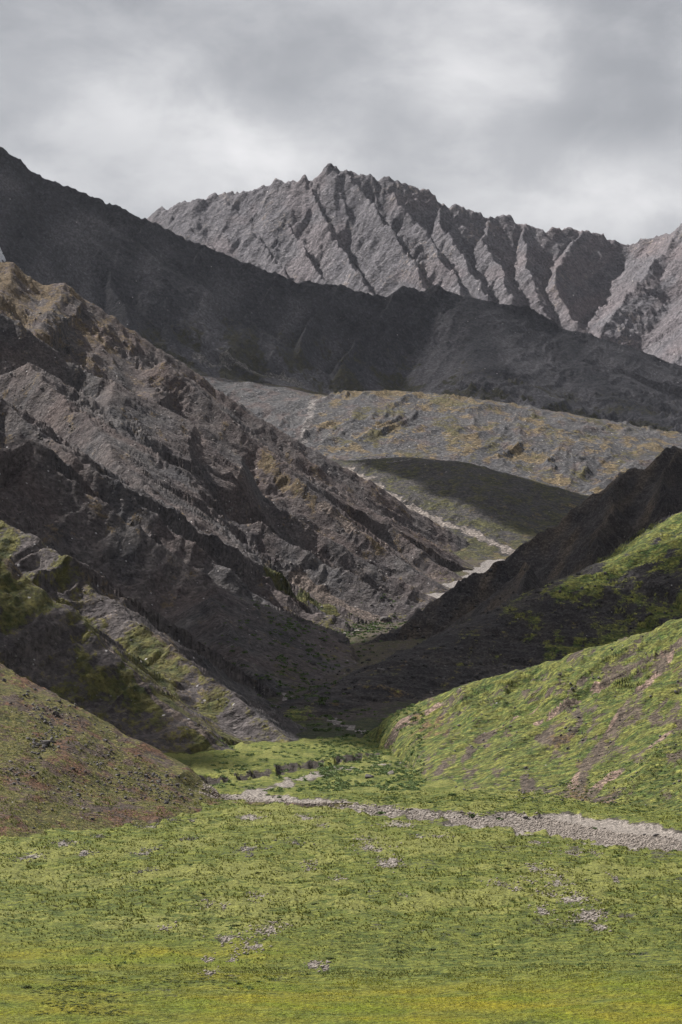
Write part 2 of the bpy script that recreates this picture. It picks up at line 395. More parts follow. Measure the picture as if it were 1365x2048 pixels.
left_mountain = Layer("left_mountain", [
    # farthest spur and the one that hides behind it
    Ridge([(-700,100,2350),(-300,300,2380),(-60,470,2380),(0,519,2380),(32,522,2380),(60,545,2380),(92,566,2380),(128,562,2380),(172,598,2380),(240,640,2375),(330,703,2370),(392,742,2370),(470,800,2360),(530,850,2350),(572,884,2340),(630,925,2330),(700,985,2310),(760,1035,2290),(820,1080,2270),(870,1122,2250),(920,1150,2240),(990,1190,2230)],
          near=.30, far=.8, jag=2, jl=14, cliff=7, cw=16, flute=3, fl=26, skew=-.3, seed=61),
    Ridge([(470,800,2560),(560,860,2560),(620,893,2560),(700,938,2560),(760,975,2560),(830,1020,2560),(900,1060,2560),(960,1096,2560),(1030,1130,2550),(1090,1160,2540)],
          near=.58, far=.6, jag=1.5, jl=14, seed=62),
    Ridge([(330,720,2300),(420,800,2270),(520,890,2240),(600,960,2200),(700,1040,2170),(800,1120,2140),(880,1172,2110),(960,1210,2100)], near=.4, far=.4, jag=1.5, jl=20, cliff=6, cw=8, seed=60),
    Ridge([(-700,160,1980),(-300,430,2000),(0,621,2000),(40,640,2000),(95,690,2000),(165,738,2000),(200,750,1990),(231,764,1990),(270,795,1990),(325,826,1985),(332,842,1985),(390,892,1980),(450,935,1980),(500,968,1980),(560,1012,1975),(640,1065,1970),(720,1110,1965),(790,1155,1960),(860,1190,1955),(940,1225,1950)],
          near=.34, far=.6, jag=2, jl=14, cliff=44, cw=34, flute=3, fl=20, skew=.2, seed=63),
    Ridge([(328,836,1975),(312,880,1925),(335,940,1885),(400,1000,1870),(470,1040,1865),(530,1050,1865),(600,1095,1850),(700,1150,1830),(800,1205,1810),(870,1240,1800)], near=.4, far=.5, jag=3, jl=12, cliff=16, cw=14, seed=64, reach=60),
    Ridge([(231,765,1985),(212,812,1915),(240,860,1870),(300,930,1830),(370,990,1800),(440,1060,1780),(520,1120,1760),(600,1180,1750),(700,1225,1745),(790,1262,1740)], near=.4, far=.5, jag=3, jl=12, cliff=20, cw=16, flute=2, seed=65, reach=60),
    Ridge([(60,725,1910),(90,765,1880),(130,800,1850),(190,850,1800),(240,925,1720),(330,1000,1670),(430,1085,1600),(520,1160,1580),(620,1220,1570),(730,1265,1560)], near=.4, far=.5, jag=3, jl=12, cliff=22, cw=16, flute=2, seed=66, reach=60),
    Ridge([(-300,600,1500),(-100,740,1500),(0,790,1500),(60,850,1480),(130,900,1450),(220,950,1440),(300,1020,1430),(400,1100,1420),(500,1180,1410),(600,1240,1400),(690,1290,1390)], near=.4, far=.5, jag=3, jl=12, cliff=16, cw=12, flute=2, seed=67),
    Ridge([(-500,540,1250),(-200,730,1250),(0,852,1250),(60,878,1250),(66,905,1245),(140,965,1240),(200,1000,1235),(260,1045,1230),(330,1095,1220),(430,1165,1210),(520,1235,1200),(570,1285,1190),(620,1335,1180)],
          near=.26, far=.5, jag=2.4, jl=12, cliff=10, cw=9, flute=3, fl=22, seed=68),
    Ridge([(430,1165,1205),(440,1230,1130),(470,1300,1060),(530,1370,1010)], near=.4, far=.4, jag=2, jl=10, cliff=4, cw=6, seed=69, reach=60),
    # mossy spur in front
    Ridge([(-500,720,960),(-200,900,955),(0,1036,950),(60,1072,940),(130,1108,930),(146,1112,930),(152,1135,928),(220,1196,915),(235,1205,912),(300,1268,895),(330,1285,890),(400,1345,872),(460,1385,855),(520,1435,840),(600,1500,822)],
          near=.36, far=.60, jag=1.6, jl=7, cliff=2, cw=5, flute=2.4, fl=11, skew=.3, seed=70),
    Ridge([(-200,1010,850),(0,1110,845),(150,1230,835),(260,1340,820),(380,1440,800),(470,1510,790),(520,1530,785)], near=.38, far=.45, jag=1.5, jl=7, flute=1.5, fl=10, seed=71),
    ], k=3.5, foot=7, warp=(3, 26), sink=2.8, real_ground=True,
    extra=rough(2.0, 19, .5, 4.5, crest=9, strata=1.6, sl=8, ang=1.1, stretch=5, seed=700, fall=(1,-.28), ribs=2.8, rl=14, patchy=(.14,.42)))

front_hill = Layer("front_hill", [
    Apron([(-900,900,760),(-600,1060,750),(-200,1230,720),(0,1332,700),(80,1368,693),(150,1402,687),(230,1450,675),(300,1500,664),(370,1534,652),(425,1577,640),(455,1606,633)],
          [flat(-900,1720),flat(-300,1705),flat(0,1688),flat(100,1668),flat(200,1652),flat(300,1640),flat(380,1622),flat(430,1612),(-26,612)], far=.5, flute=.25, fl=9, skew=0, seed=81, power=1.25, left=False),
    ], k=4, foot=3.0, warp=(3, 25), sink=1.3, real_ground=True,
    extra=rough(.5, 7, .25, 2.2, crest=4, seed=800, fall=(1,-.9), ribs=.35, rl=6))

right_hill = Layer("right_hill", [
    # dark scree mountain
    Ridge([(2400,300,1650),(1900,560,1600),(1600,760,1530),(1480,860,1500),(1400,888,1490),(1365,896,1480),(1332,893,1475),(1318,905,1472),(1296,930,1465),(1244,944,1455),(1228,962,1450),(1165,1004,1440),(1100,1052,1430),(1000,1118,1410),(900,1185,1390),(830,1232,1375),(780,1268,1360),(700,1312,1320),(630,1355,1280),(570,1400,1200)],
          near=.42, far=.7, jag=2.4, jl=9, cliff=3, cw=6, flute=4, fl=20, skew=.4, seed=91),
    Ridge([(1400,890,1485),(1345,905,1455),(1335,960,1410),(1330,1000,1380)], near=.9, jag=4, jl=7, cliff=5, cw=4, seed=92),
    Ridge([(1240,948,1450),(1232,985,1420),(1215,1040,1380),(1175,1110,1330),(1160,1150,1300)], near=.75, jag=4, jl=9, cliff=3, cw=5, flute=3, fl=10, seed=93),
    Ridge([(1050,1120,1330),(1065,1138,1300),(1048,1165,1280)], near=.8, jag=2, jl=6, cliff=3, cw=3, seed=94),
    # green shoulder in the middle distance
    Ridge([(2400,600,1350),(1900,800,1260),(1500,960,1190),(1365,1030,1160),(1300,1066,1150),(1240,1106,1140),(1170,1145,1130),(1080,1180,1110),(980,1232,1080),(880,1282,1050),(760,1338,1010),(660,1384,970),(600,1412,940),(565,1440,915)],
          near=.20, far=.5, jag=1.2, jl=12, flute=2.2, fl=20, skew=.8, round_=8, seed=95),
    # lit green shoulder
    Apron([(735,1460,855),(770,1440,845),(830,1414,838),(900,1384,825),(980,1358,810),(1080,1330,795),(1180,1300,780),(1280,1265,765),(1365,1236,750),(1500,1180,750),(1900,1040,760),(2400,900,780)],
          [(6,852),(11,843),(16,790),(19,735),(21.5,690),(27,658),(44,632),(55,620),(76,588),(120,560),(200,520),(400,480)], far=.35, flute=2.0, fl=17, skew=.3, seed=96),
    ], k=6, foot=3.0, warp=(4, 40), sink=1.5, real_ground=True,
    extra=rough(1.1, 12, .3, 3.0, crest=25, strata=.8, sl=6, ang=.6, stretch=6, seed=900, fall=(-1,-.5), ribs=1.3, rl=9))

# ------------------------------------------------------------------ meshing
def make_cols(step, px0=-30, px1=1395, lim=0.55):
    lo = (px0-682.5)/FPX; hi = (px1-682.5)/FPX
    inner = np.arange(lo, hi+step, step)
    L_ = []; a = inner[0]; s_ = step
    while a > -lim: s_ *= 1.22; a -= s_; L_.append(a)
    R_ = []; a = inner[-1]; s_ = step
    while a < lim: s_ *= 1.22; a += s_; R_.append(a)
    return np.concatenate([np.array(L_)[::-1], inner, np.array(R_)])

def grid_rows(fn_macro, gfn, cols, y0, y1, nrow, ncoarse=260, floor_w=0.02, power=1.0):
    """rows of each column spread by how much of the picture they fill"""
    yc = y0*(y1/y0)**(np.linspace(0, 1, ncoarse))
    cc = cols[::4] if len(cols) > 200 else cols
    X = cc[None, :]*yc[:, None]; Y = np.repeat(yc[:, None], len(cc), 1)
    Z = fn_macro(X, Y)
    _, v = to_px(X, Y, Z)
    v = -v
    vis = np.maximum.accumulate(v, axis=0)
    dv = np.diff(v, axis=0)
    newly = (v[1:] >= vis[:-1]-3).astype(float)
    above = (Z[1:] > gfn(X[1:], Y[1:])) if gfn is not None else np.ones_like(newly, bool)
    wgt = np.clip(np.abs(dv), 0, 60)*(newly*0.93+0.07)*np.where(above, 1, 0.04)
    # blur a little
    for ax, n in ((0, 5), (1, 7)):
        for _ in range(n):
            q = np.pad(wgt, [(1, 1) if a == ax else (0, 0) for a in (0, 1)], mode='edge')
            sl = [slice(None)]*2
            a_ = list(sl); a_[ax] = slice(0, -2); b_ = list(sl); b_[ax] = slice(2, None)
            wgt = 0.5*wgt+0.25*(q[tuple(a_)]+q[tuple(b_)])
    wgt = wgt + floor_w*wgt.sum(0, keepdims=True)/ncoarse + 1e-4
    cdf = np.vstack([np.zeros((1, len(cc))), np.cumsum(wgt, 0)]); cdf /= cdf[-1]
    tgt = np.linspace(0, 1, nrow)
    R = np.empty((nrow, len(cc)))
    for j in range(len(cc)): R[:, j] = np.interp(tgt, cdf[:, j], yc)
    # back to every column
    RR = np.empty((nrow, len(cols)))
    ci = np.arange(len(cc))*(4 if len(cols) > 200 else 1)
    full = np.arange(len(cols))
    for i in range(nrow): RR[i] = np.interp(full, ci, R[i])
    return RR

def mesh_grid(name, X, Y, Z, attrs, mat, kind='structure'):
    nr, nc = X.shape
    co = np.stack([X, Y, Z], -1).reshape(-1, 3).astype(np.float32)
    i = np.arange(nr*nc).reshape(nr, nc)
    f = np.stack([i[:-1, :-1], i[:-1, 1:], i[1:, 1:], i[1:, :-1]], -1).reshape(-1, 4).astype(np.int32)
    me = bpy.data.meshes.new(name)
    me.vertices.add(len(co)); me.vertices.foreach_set('co', co.ravel())
    me.loops.add(len(f)*4); me.loops.foreach_set('vertex_index', f.ravel())
    me.polygons.add(len(f)); me.polygons.foreach_set('loop_start', np.arange(0, len(f)*4, 4, dtype=np.int32))
    me.polygons.foreach_set('loop_total', np.full(len(f), 4, np.int32))
    me.update(calc_edges=True)
    me.polygons.foreach_set('use_smooth', np.ones(len(f), bool))
    for k_, v in attrs.items():
        a = me.attributes.new(k_, 'FLOAT', 'POINT'); a.data.foreach_set('value', np.clip(v, 0, 1).astype(np.float32).ravel())
    me.materials.append(mat)
    o = bpy.data.objects.new(name, me); scn.collection.objects.link(o)
    if kind: o['kind'] = kind
    return o

# ------------------------------------------------------------------ materials
def terrain_mat(name, px_m, rockA, rockB, vegA=(.05,.075,.02), vegB=(.11,.12,.03), och=(.20,.13,.06), grav=(.34,.31,.30), red=(.20,.11,.09),
                bump=1.0, aniso=(1, 1, 1), speck=0.0, meadow_=False, grain=.9):
    """px_m: metres a photo pixel covers there; masks rock/veg/ochre/gravel/red come from the mesh"""
    m_ = bpy.data.materials.new(name); m_.use_nodes = True
    t = NT(m_.node_tree)
    o = t.node('ShaderNodeOutputMaterial'); bs = t.node('ShaderNodeBsdfPrincipled')
    bs.inputs['Roughness'].default_value = .92; bs.inputs['Specular IOR Level'].default_value = .15
    pos0 = t.node('ShaderNodeNewGeometry').outputs['Position']
    pa = t.vmul(pos0, aniso)
    vr = t.node('ShaderNodeVectorRotate', rotation_type='EULER_XYZ'); t.put(vr.inputs['Vector'], pos0); vr.inputs['Rotation'].default_value = (.5, .35, .65); pos = vr.outputs[0]
    vr = t.node('ShaderNodeVectorRotate', rotation_type='EULER_XYZ'); t.put(vr.inputs['Vector'], pa); vr.inputs['Rotation'].default_value = (.4, .3, .5); pa = vr.outputs[0]
    def att(n): return t.node('ShaderNodeAttribute', attribute_name=n).outputs['Fac']
    fine = t.noise(pos, 1/(px_m*4.5), 4, .75)
    vor = t.node('ShaderNodeTexVoronoi'); t.put(vor.inputs['Vector'], pos); vor.inputs['Scale'].default_value = 1/(px_m*5.0)
    vsep = t.node('ShaderNodeSeparateColor'); t.put(vsep.inputs[0], vor.outputs['Color'])
    mid = t.noise(pa, 1/(px_m*14), 5, .65)
    big = t.noise(pa, 1/(px_m*70), 4, .55)
    base = t.mix(t.ramp(t.math('ADD', t.math('MULTIPLY', mid, .6), t.math('MULTIPLY', big, .4)), .35, .65), rockA, rockB)
    base = t.mix(t.math('MULTIPLY', att('red'), .8), base, red)
    def edge(mask, amt=.9, n=mid):
        k_ = t.math('ADD', mask, t.math('MULTIPLY', t.math('SUBTRACT', n, .5), amt*1.6))
        k_ = t.math('ADD', k_, t.math('MULTIPLY', t.math('SUBTRACT', fine, .5), amt))
        return t.ramp(k_, .38, .62)
    oc = edge(att('ochre'))
    base = t.mix(t.math('MULTIPLY', oc, .85), base, och)
    veg = t.mix(t.ramp(mid, .35, .65), vegA, vegB)
    if meadow_:
        veg = t.mix(t.math('MULTIPLY', edge(att('dry'), .9), .5), veg, (.30,.295,.085))
        veg = t.mix(t.math('MULTIPLY', att('yellow'), .9), veg, t.mix(t.ramp(big, .4, .6), (.17,.205,.008), (.27,.235,.010)))
    base = t.mix(edge(att('veg')), base, veg)
    gv = edge(att('gravel'), .5)
    base = t.mix(gv, base, t.mix(t.ramp(fine, .35, .65), tuple(c*.55 for c in grav), grav))
    # grain
    g = t.ramp(fine, .3, .7, .27, .93, smooth=False)
    g = t.math('MULTIPLY', g, t.math('MULTIPLY_ADD', t.math('POWER', vsep.outputs[0], 2.0), grain, 1-grain*.36))
    n = t.node('ShaderNodeVectorMath', operation='SCALE'); t.put(n.inputs[0], base); t.put(n.inputs['Scale'], g)
    base = n.outputs[0]
    if speck:
        vo = t.node('ShaderNodeTexVoronoi'); t.put(vo.inputs['Vector'], pos); vo.inputs['Scale'].default_value = 1/(px_m*9)
        sp = t.ramp(vo.outputs['Distance'], .20, .12)
        csep = t.node('ShaderNodeSeparateColor'); t.put(csep.inputs[0], vo.outputs['Color'])
        sp = t.math('MULTIPLY', sp, t.ramp(csep.outputs[0], 1-speck, 1-speck+.02))
        base = t.mix(sp, base, (.36,.34,.34))
    t.put(bs.inputs['Base Color'], base)
    bp = t.node('ShaderNodeBump'); bp.inputs['Strength'].default_value = .9
    bp.inputs['Distance'].default_value = px_m*5.0*bump
    t.put(bp.inputs['Height'], t.math('ADD', t.math('ADD', t.math('MULTIPLY', fine, .7), t.math('MULTIPLY', mid, 2.2)), t.math('MULTIPLY', vor.outputs['Distance'], -.35)))
    t.put(bs.inputs['Normal'], bp.outputs[0])
    t.l.new(bs.outputs[0], o.inputs[0])
    return m_

Z0 = lambda x: np.zeros(x.shape)
def slope_of(X, Y, Z):
    """steepness of the grid surface"""
    def grad(a): return np.gradient(a, axis=0), np.gradient(a, axis=1)
    xi, xj = grad(X); yi, yj = grad(Y); zi, zj = grad(Z)
    det = xi*yj-xj*yi; det = np.where(np.abs(det) < 1e-9, 1e-9, det)
    zx = (zi*yj-zj*yi)/det; zy = (xi*zj-xj*zi)/det
    return zx, zy

def world_line(layer, pix):
    """where the sight lines of these pixels meet the layer"""
    lo = pix[0][2] if len(pix[0]) > 3 else (pix[0][2] if len(pix[0]) == 3 else 280)
    hi = pix[0][3] if len(pix[0]) > 3 else 7000
    f = (lambda x, y: layer.height(x, y, False)) if isinstance(layer, Layer) else layer
    p1 = np.array([P(q[0], q[1], 1.0) for q in pix]); sx = p1[:, 0]; sz = p1[:, 2]-CAM_Z
    ys = lo*(hi/lo)**np.linspace(0, 1, 260)
    Y = np.repeat(ys[:, None], len(pix), 1); X = Y*sx; Zr = CAM_Z+Y*sz
    over = f(X, Y) > Zr
    k_ = np.where(over.any(0), over.argmax(0), len(ys)-1)
    b_ = ys[k_]; a_ = ys[np.maximum(k_-1, 0)]
    for _ in range(9):
        m = (a_+b_)/2; hit = f(m*sx, m) > CAM_Z+m*sz
        b_ = np.where(hit, m, b_); a_ = np.where(hit, a_, m)
    return [(float(i), float(j), float(k)) for i, j, k in zip(b_*sx, b_, f(b_*sx, b_))]
def strip(x, y, line, w_, soft=.6, seed=0, wob=.6):
    d, t, _, _ = segdist(x, y, line)
    d = d + wob*w_*fbm(x/(w_*2.5), y/(w_*2.5), seed, 3)
    return 1-sstep(w_*(1-soft), w_*(1+soft), d)

STEP = 2.0/FPX
LAYERS = {}
def build_layer(layer, y0, y1, nrow, mat, masks, step=STEP, label=None, ncoarse=300, px=(-30, 1395)):
    cols = make_cols(step, *px)
    R = grid_rows(lambda X, Y: layer.height(X, Y, False), lambda X, Y: ground_macro(X, Y)-layer.sink*.5, cols, y0, y1, nrow, ncoarse)
    Y = R; X = cols[None, :]*R
    Z, dm, above = layer.height(X, Y, True, True)
    at = masks(X, Y, Z, dm, above)
    base = {k_: Z0(X) for k_ in ('veg','ochre','gravel','red')}
    base.update(at)
    o = mesh_grid(layer.name, X, Y, Z, base, mat)
    return o

# ------------------------------------------------------------------ the mountains
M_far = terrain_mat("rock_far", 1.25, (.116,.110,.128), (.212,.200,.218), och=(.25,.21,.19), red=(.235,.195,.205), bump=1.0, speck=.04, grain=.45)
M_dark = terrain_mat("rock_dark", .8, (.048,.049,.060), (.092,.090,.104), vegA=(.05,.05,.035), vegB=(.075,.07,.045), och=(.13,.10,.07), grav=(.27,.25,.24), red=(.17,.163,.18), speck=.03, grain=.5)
M_bench = terrain_mat("rock_bench", .66, (.080,.080,.090), (.140,.132,.134), vegA=(.085,.075,.038), vegB=(.14,.12,.052), och=(.21,.155,.08), grav=(.33,.30,.29), bump=1.4, speck=.14)
M_nearhill = terrain_mat("turf_dark_hill", .55, (.052,.049,.050), (.09,.08,.078), vegA=(.048,.05,.025), vegB=(.10,.095,.038), och=(.17,.13,.055), grav=(.36,.31,.28), bump=1.2, speck=.04)
M_left = terrain_mat("rock_left", .36, (.054,.052,.060), (.150,.136,.134), vegA=(.055,.068,.022), vegB=(.155,.14,.045), och=(.165,.118,.065), grav=(.24,.19,.165), red=(.15,.105,.095), bump=1.1, speck=.07, grain=.6)
M_front = terrain_mat("turf_front_hill", .13, (.06,.05,.045), (.13,.11,.09), vegA=(.070,.078,.022), vegB=(.185,.16,.05), och=(.15,.075,.04), grav=(.22,.20,.20), red=(.15,.085,.06), bump=1.4, speck=.05)
M_right = terrain_mat("turf_right_hill", .2, (.038,.036,.040), (.080,.070,.070), vegA=(.060,.098,.022), vegB=(.215,.215,.052), och=(.175,.115,.05), grav=(.34,.24,.19), red=(.15,.115,.085), bump=1.2, aniso=(.5,1,1), speck=.02)
M_valley = terrain_mat("turf_valley", .25, (.05,.05,.05), (.10,.09,.085), vegA=(.035,.052,.024), vegB=(.085,.09,.036), och=(.12,.10,.05), grav=(.42,.38,.36), bump=1.4, speck=.03)
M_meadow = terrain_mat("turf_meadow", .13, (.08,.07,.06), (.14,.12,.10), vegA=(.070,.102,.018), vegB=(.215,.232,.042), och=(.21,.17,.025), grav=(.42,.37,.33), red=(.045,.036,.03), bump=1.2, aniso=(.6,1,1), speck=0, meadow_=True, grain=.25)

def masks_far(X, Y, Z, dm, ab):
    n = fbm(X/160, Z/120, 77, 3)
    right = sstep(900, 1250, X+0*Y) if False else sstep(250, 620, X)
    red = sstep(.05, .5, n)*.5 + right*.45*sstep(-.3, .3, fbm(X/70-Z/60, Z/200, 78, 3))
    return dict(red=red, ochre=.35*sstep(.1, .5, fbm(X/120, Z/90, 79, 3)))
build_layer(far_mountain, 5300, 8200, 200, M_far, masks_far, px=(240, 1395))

def masks_dark(X, Y, Z, dm, ab):
    lines = world_line(dark_mountain, [(395,715,3600),(450,725),(500,735),(545,745),(600,768)])
    g = strip(X, Y, lines, 9, seed=5)*.55
    n = fbm(X/90, Y/120, 87, 3)
    return dict(gravel=g, red=sstep(10, 50, dm)*(.75+.9*n), veg=.6*(1-sstep(40, 150, ab))*sstep(-.4, .2, fbm(X/60, Y/60, 12, 3)), ochre=.25*(1-sstep(10, 40, ab)))
build_layer(dark_mountain, 3550, 4900, 230, M_dark, masks_dark, px=(-20, 1385), step=STEP*1.1)

def masks_bench(X, Y, Z, dm, ab):
    n = fbm(X/60, Y/110, 91, 4); n2 = fbm(X/22, Y/50, 92, 4)
    right = sstep(-60, -10, X)
    top = np.exp(-((Y-3570)/60.)**2)*sstep(-60, 0, X)*(1-sstep(150, 260, X))
    oc = right*(.28+.5*n+.45*n2) + .55*top
    vg = right*(.22+.55*fbm(X/40, Y/90, 93, 4)) + .3*(1-sstep(4, 22, ab))
    st = world_line(bench_hill, [(655,790),(625,800),(622,830),(612,855),(605,880)])
    st2 = world_line(bench_hill, [(400,748),(450,754),(520,760),(580,765),(640,778),(720,775)])
    g = strip(X, Y, st, 6, seed=8)*.62 + strip(X, Y, st2, 13, seed=9)*.58
    return dict(ochre=oc*(1-g), veg=vg*(1-g), gravel=g, red=.3*sstep(.0, .5, n2))
build_layer(bench_hill, 2300, 4300, 170, M_bench, masks_bench, px=(380, 1330))

def masks_nearhill(X, Y, Z, dm, ab):
    foot = 1-sstep(4, 30, ab)
    g = strip(X, Y, world_line(near_hill, [(690,935,2000,3300),(740,967),(800,1002),(870,1040),(940,1064),(985,1083),(1030,1110)]), 7, seed=33, wob=1.1)*.75
    foot = foot*(1-g)
    return dict(gravel=g, veg=-1.0*g+.42+.3*fbm(X/30, Y/40, 95, 3)+.15*foot, ochre=.25+.45*foot+.4*fbm(X/18, Y/30, 96, 3)-.15)
build_layer(near_hill, 2100, 3400, 110, M_nearhill, masks_nearhill, px=(640, 1250))

def masks_left(X, Y, Z, dm, ab):
    n = fbm(X/45, Y/60, 101, 4); n2 = fbm(X/14, Y/20, 102, 4)
    far = sstep(2080, 2150, Y)
    hc = np.array([P(*q[:3]) for q in ((-500,720,960),(0,1036,950),(146,1112,930),(300,1268,895),(460,1385,855),(600,1500,822))])
    near = 1-sstep(-2, 14, Y-np.interp(X, hc[:, 0], hc[:, 1])+8*n2)
    upper = sstep(-120, -330, X)
    oc = far*(.18+.42*upper+.35*n2+.2*n) + (1-far)*(.10+.4*n2) + near*(.42+.3*n) 
    foot = 1-sstep(2, 16, ab)
    vg = near*(.50+.5*n2+.2*n) + (1-near)*(foot*.42*sstep(-.3,.3,n) + .12*n2)
    green = world_line(left_mountain, [(548,1150,1300),(580,1175),(610,1195),(640,1215)])
    ochs = world_line(left_mountain, [(535,925,1300),(570,965),(620,995),(700,1050),(760,1090)])
    ygs = strip(X, Y, ochs, 6, seed=41)
    talus = world_line(left_mountain, [(590,1155,1300),(640,1190),(700,1222),(760,1243)])
    gl = strip(X, Y, green, 9, seed=42)
    gr = strip(X, Y, talus, 7, seed=43)*.85 + strip(X, Y, world_line(left_mountain, [(640,1010,1300),(720,1065),(800,1110),(870,1150)]), 4, seed=44)*.7
    gr = gr + strip(X, Y, world_line(left_mountain, [(200,1270,600),(290,1370),(330,1410),(400,1460),(440,1500)]), 1.3, seed=45)*.6
    return dict(ochre=oc+.5*ygs-gr, veg=vg*(1-gr)+gl+.25*ygs, gravel=gr, red=.25+.5*n*(1-near)+.2*far)
build_layer(left_mountain, 640, 2900, 470, M_left, masks_left, ncoarse=420, px=(-30, 1080))

def masks_front(X, Y, Z, dm, ab):
    n = fbm(X/14, Y/20, 111, 4); n2 = fbm(X/3.5, Y/6, 112, 4)
    return dict(veg=.56+.4*n+.4*n2, red=.6+.5*n, ochre=.46+.55*fbm(X/9, Y/16, 113, 4))
build_layer(front_hill, 480, 900, 170, M_front, masks_front, px=(-30, 480))

def masks_right(X, Y, Z, dm, ab):
    n = fbm((X+Z*.8)/24, Y/60, 121, 4); n2 = fbm((X-Z)/6, (X+Z)/26+Y/40, 122, 4)
    scree = sstep(1215, 1290, Y)
    near = 1-sstep(860, 960, Y)
    mid = (1-near)*(1-scree)
    gline = world_line(right_hill, [(1365,1215,900),(1300,1250),(1200,1285),(1100,1315)])
    gl2 = world_line(right_hill, [(1365,1075,900),(1290,1110),(1200,1150),(1120,1185)])
    n3 = fbm((X-Z)/2.2+Y/30, (X+Z)/16+Y/25, 123, 4)
    vg = scree*.0 + mid*(.10+.4*n+.35*n2+.26*sstep(40, 150, X)+.35*np.exp(-dm/26.)*sstep(85, 125, X)) + near*(.78+.25*n+.5*n2+.4*n3)
    vg = vg + .55*mid*strip(X, Y, gline, 5, seed=51) + .45*mid*strip(X, Y, gl2, 5, seed=52)
    g = 0
    lines = [([(1350,1290,300,1400),(1290,1370),(1240,1440),(1190,1510),(1160,1560),(1145,1590)], 2.6),
             ([(1260,1330,300,1400),(1200,1365),(1150,1400),(1080,1440)], 2.0),
             ([(1235,1540,300,1400),(1195,1570),(1170,1595)], 2.2),
             ([(880,1405,300,1400),(840,1425),(800,1450),(785,1470)], 4.0),
             ([(1100,1380,300,1400),(1040,1430),(960,1480)], 1.6),
             ([(1365,1450,300,1400),(1320,1480),(1270,1510)], 2.0),
             ([(1365,1270,300,1400),(1330,1300)], 2.5)]
    for ln, w_ in lines:
        d_, _, _, _ = segdist(X, Y, world_line(right_hill, ln))
        g = np.maximum(g, (1-sstep(.3, 1.5, d_/w_))*(.62+1.1*n3+.5*n2))
    g = np.clip(g, 0, 1)*near
    pale = g*sstep(-.15, .25, n2)
    return dict(veg=vg-g*.85, gravel=pale*.95, red=.95*near+.3*n+.5*g+scree*(.25+.9*fbm((X-Y*.4)/14, Z/40, 126, 3)), ochre=(near*(.32+.55*fbm(X/17, Y/40, 125, 4)+.25*n2)+mid*(.2+.3*n2))*(1-g))
build_layer(right_hill, 560, 1750, 330, M_right, masks_right, ncoarse=380, px=(520, 1395))

# valley floor, meadow -------------------------------------------------
def valley():
    cols = make_cols(STEP*1.2, 420, 1250)
    R = grid_rows(ground, None, cols, 858, 7500, 200, 300)
    Y = R; X = cols[None, :]*R
    Z = ground(X, Y) + .5*fbm(X/6, Y/9, 131, 3)*sstep(880, 1000, Y) + 2*fbm(X/40, Y/60, 132, 3)*sstep(1900, 2300, Y)
    st = world_line(ground, [(790,1241),(830,1218),(870,1200)])
    main = [tuple((np.interp(y_, GY, GX), y_)) for y_ in np.arange(860, 3700, 40.)]
    up = sstep(1750, 1900, Y)
    g = strip(X, Y, main, 9, seed=61, wob=.8)*up + strip(X, Y, main, 1.6, seed=62, wob=2.2)*(1-up)*.8 + strip(X, Y, world_line(ground, [(515,1345,600,2500),(535,1365),(560,1375)]), 3, seed=63)*.8
    n = fbm(X/16, Y/24, 133, 4)
    return mesh_grid("valley_floor", X, Y, Z, dict(veg=.85-.55*sstep(865,960,Y)+.4*n-g, gravel=g, ochre=.1+.45*sstep(900,1200,Y)+.3*n, red=Z0(X)+.2), M_valley)
valley()

STONES = [(200,1671,18,1),(350,1640,16,1),(385,1638,8,1),(375,1674,17,1),(130,1690,30,1),(60,1715,30,1),(170,1710,18,1),(285,1706,22,1),(290,1650,20,1),(500,1698,25,1),(590,1692,22,1),
    (500,1713,10,1),(305,1698,18,1),(270,1748,14,1),(300,1742,15,1),(500,1634,30,0),(615,1636,28,0),(645,1652,16,0),(730,1682,22,0),(750,1707,28,0),(775,1731,30,0),(800,1651,35,0),(840,1676,14,1),(880,1678,18,0),
    (1070,1691,15,0),(620,1728,15,0),(620,1740,12,0),(515,1798,20,0),(415,1810,14,0),(450,1816,8,0),(555,1857,24,0),(530,1874,28,0),(455,1885,24,0),(500,1903,26,0),(465,1920,10,0),(415,1923,12,0),(420,1954,12,0),
    (630,1931,15,0),(650,1936,10,0),(330,1861,12,0),(1080,1738,25,0),(1105,1748,20,0),(1150,1710,28,0),(1190,1713,10,0),(1120,1770,28,0),(1060,1768,14,0),(1100,1790,28,0),(1150,1800,32,0),(1175,1835,28,0),
    (1200,1832,18,0),(1090,1822,18,0),(1150,1840,18,0),(1200,1857,20,0),(810,1796,8,0),(1000,1775,18,0),(1040,1782,16,0),(735,1700,18,0),(680,1760,14,0),(1230,1760,12,0),(1265,1700,14,0)]
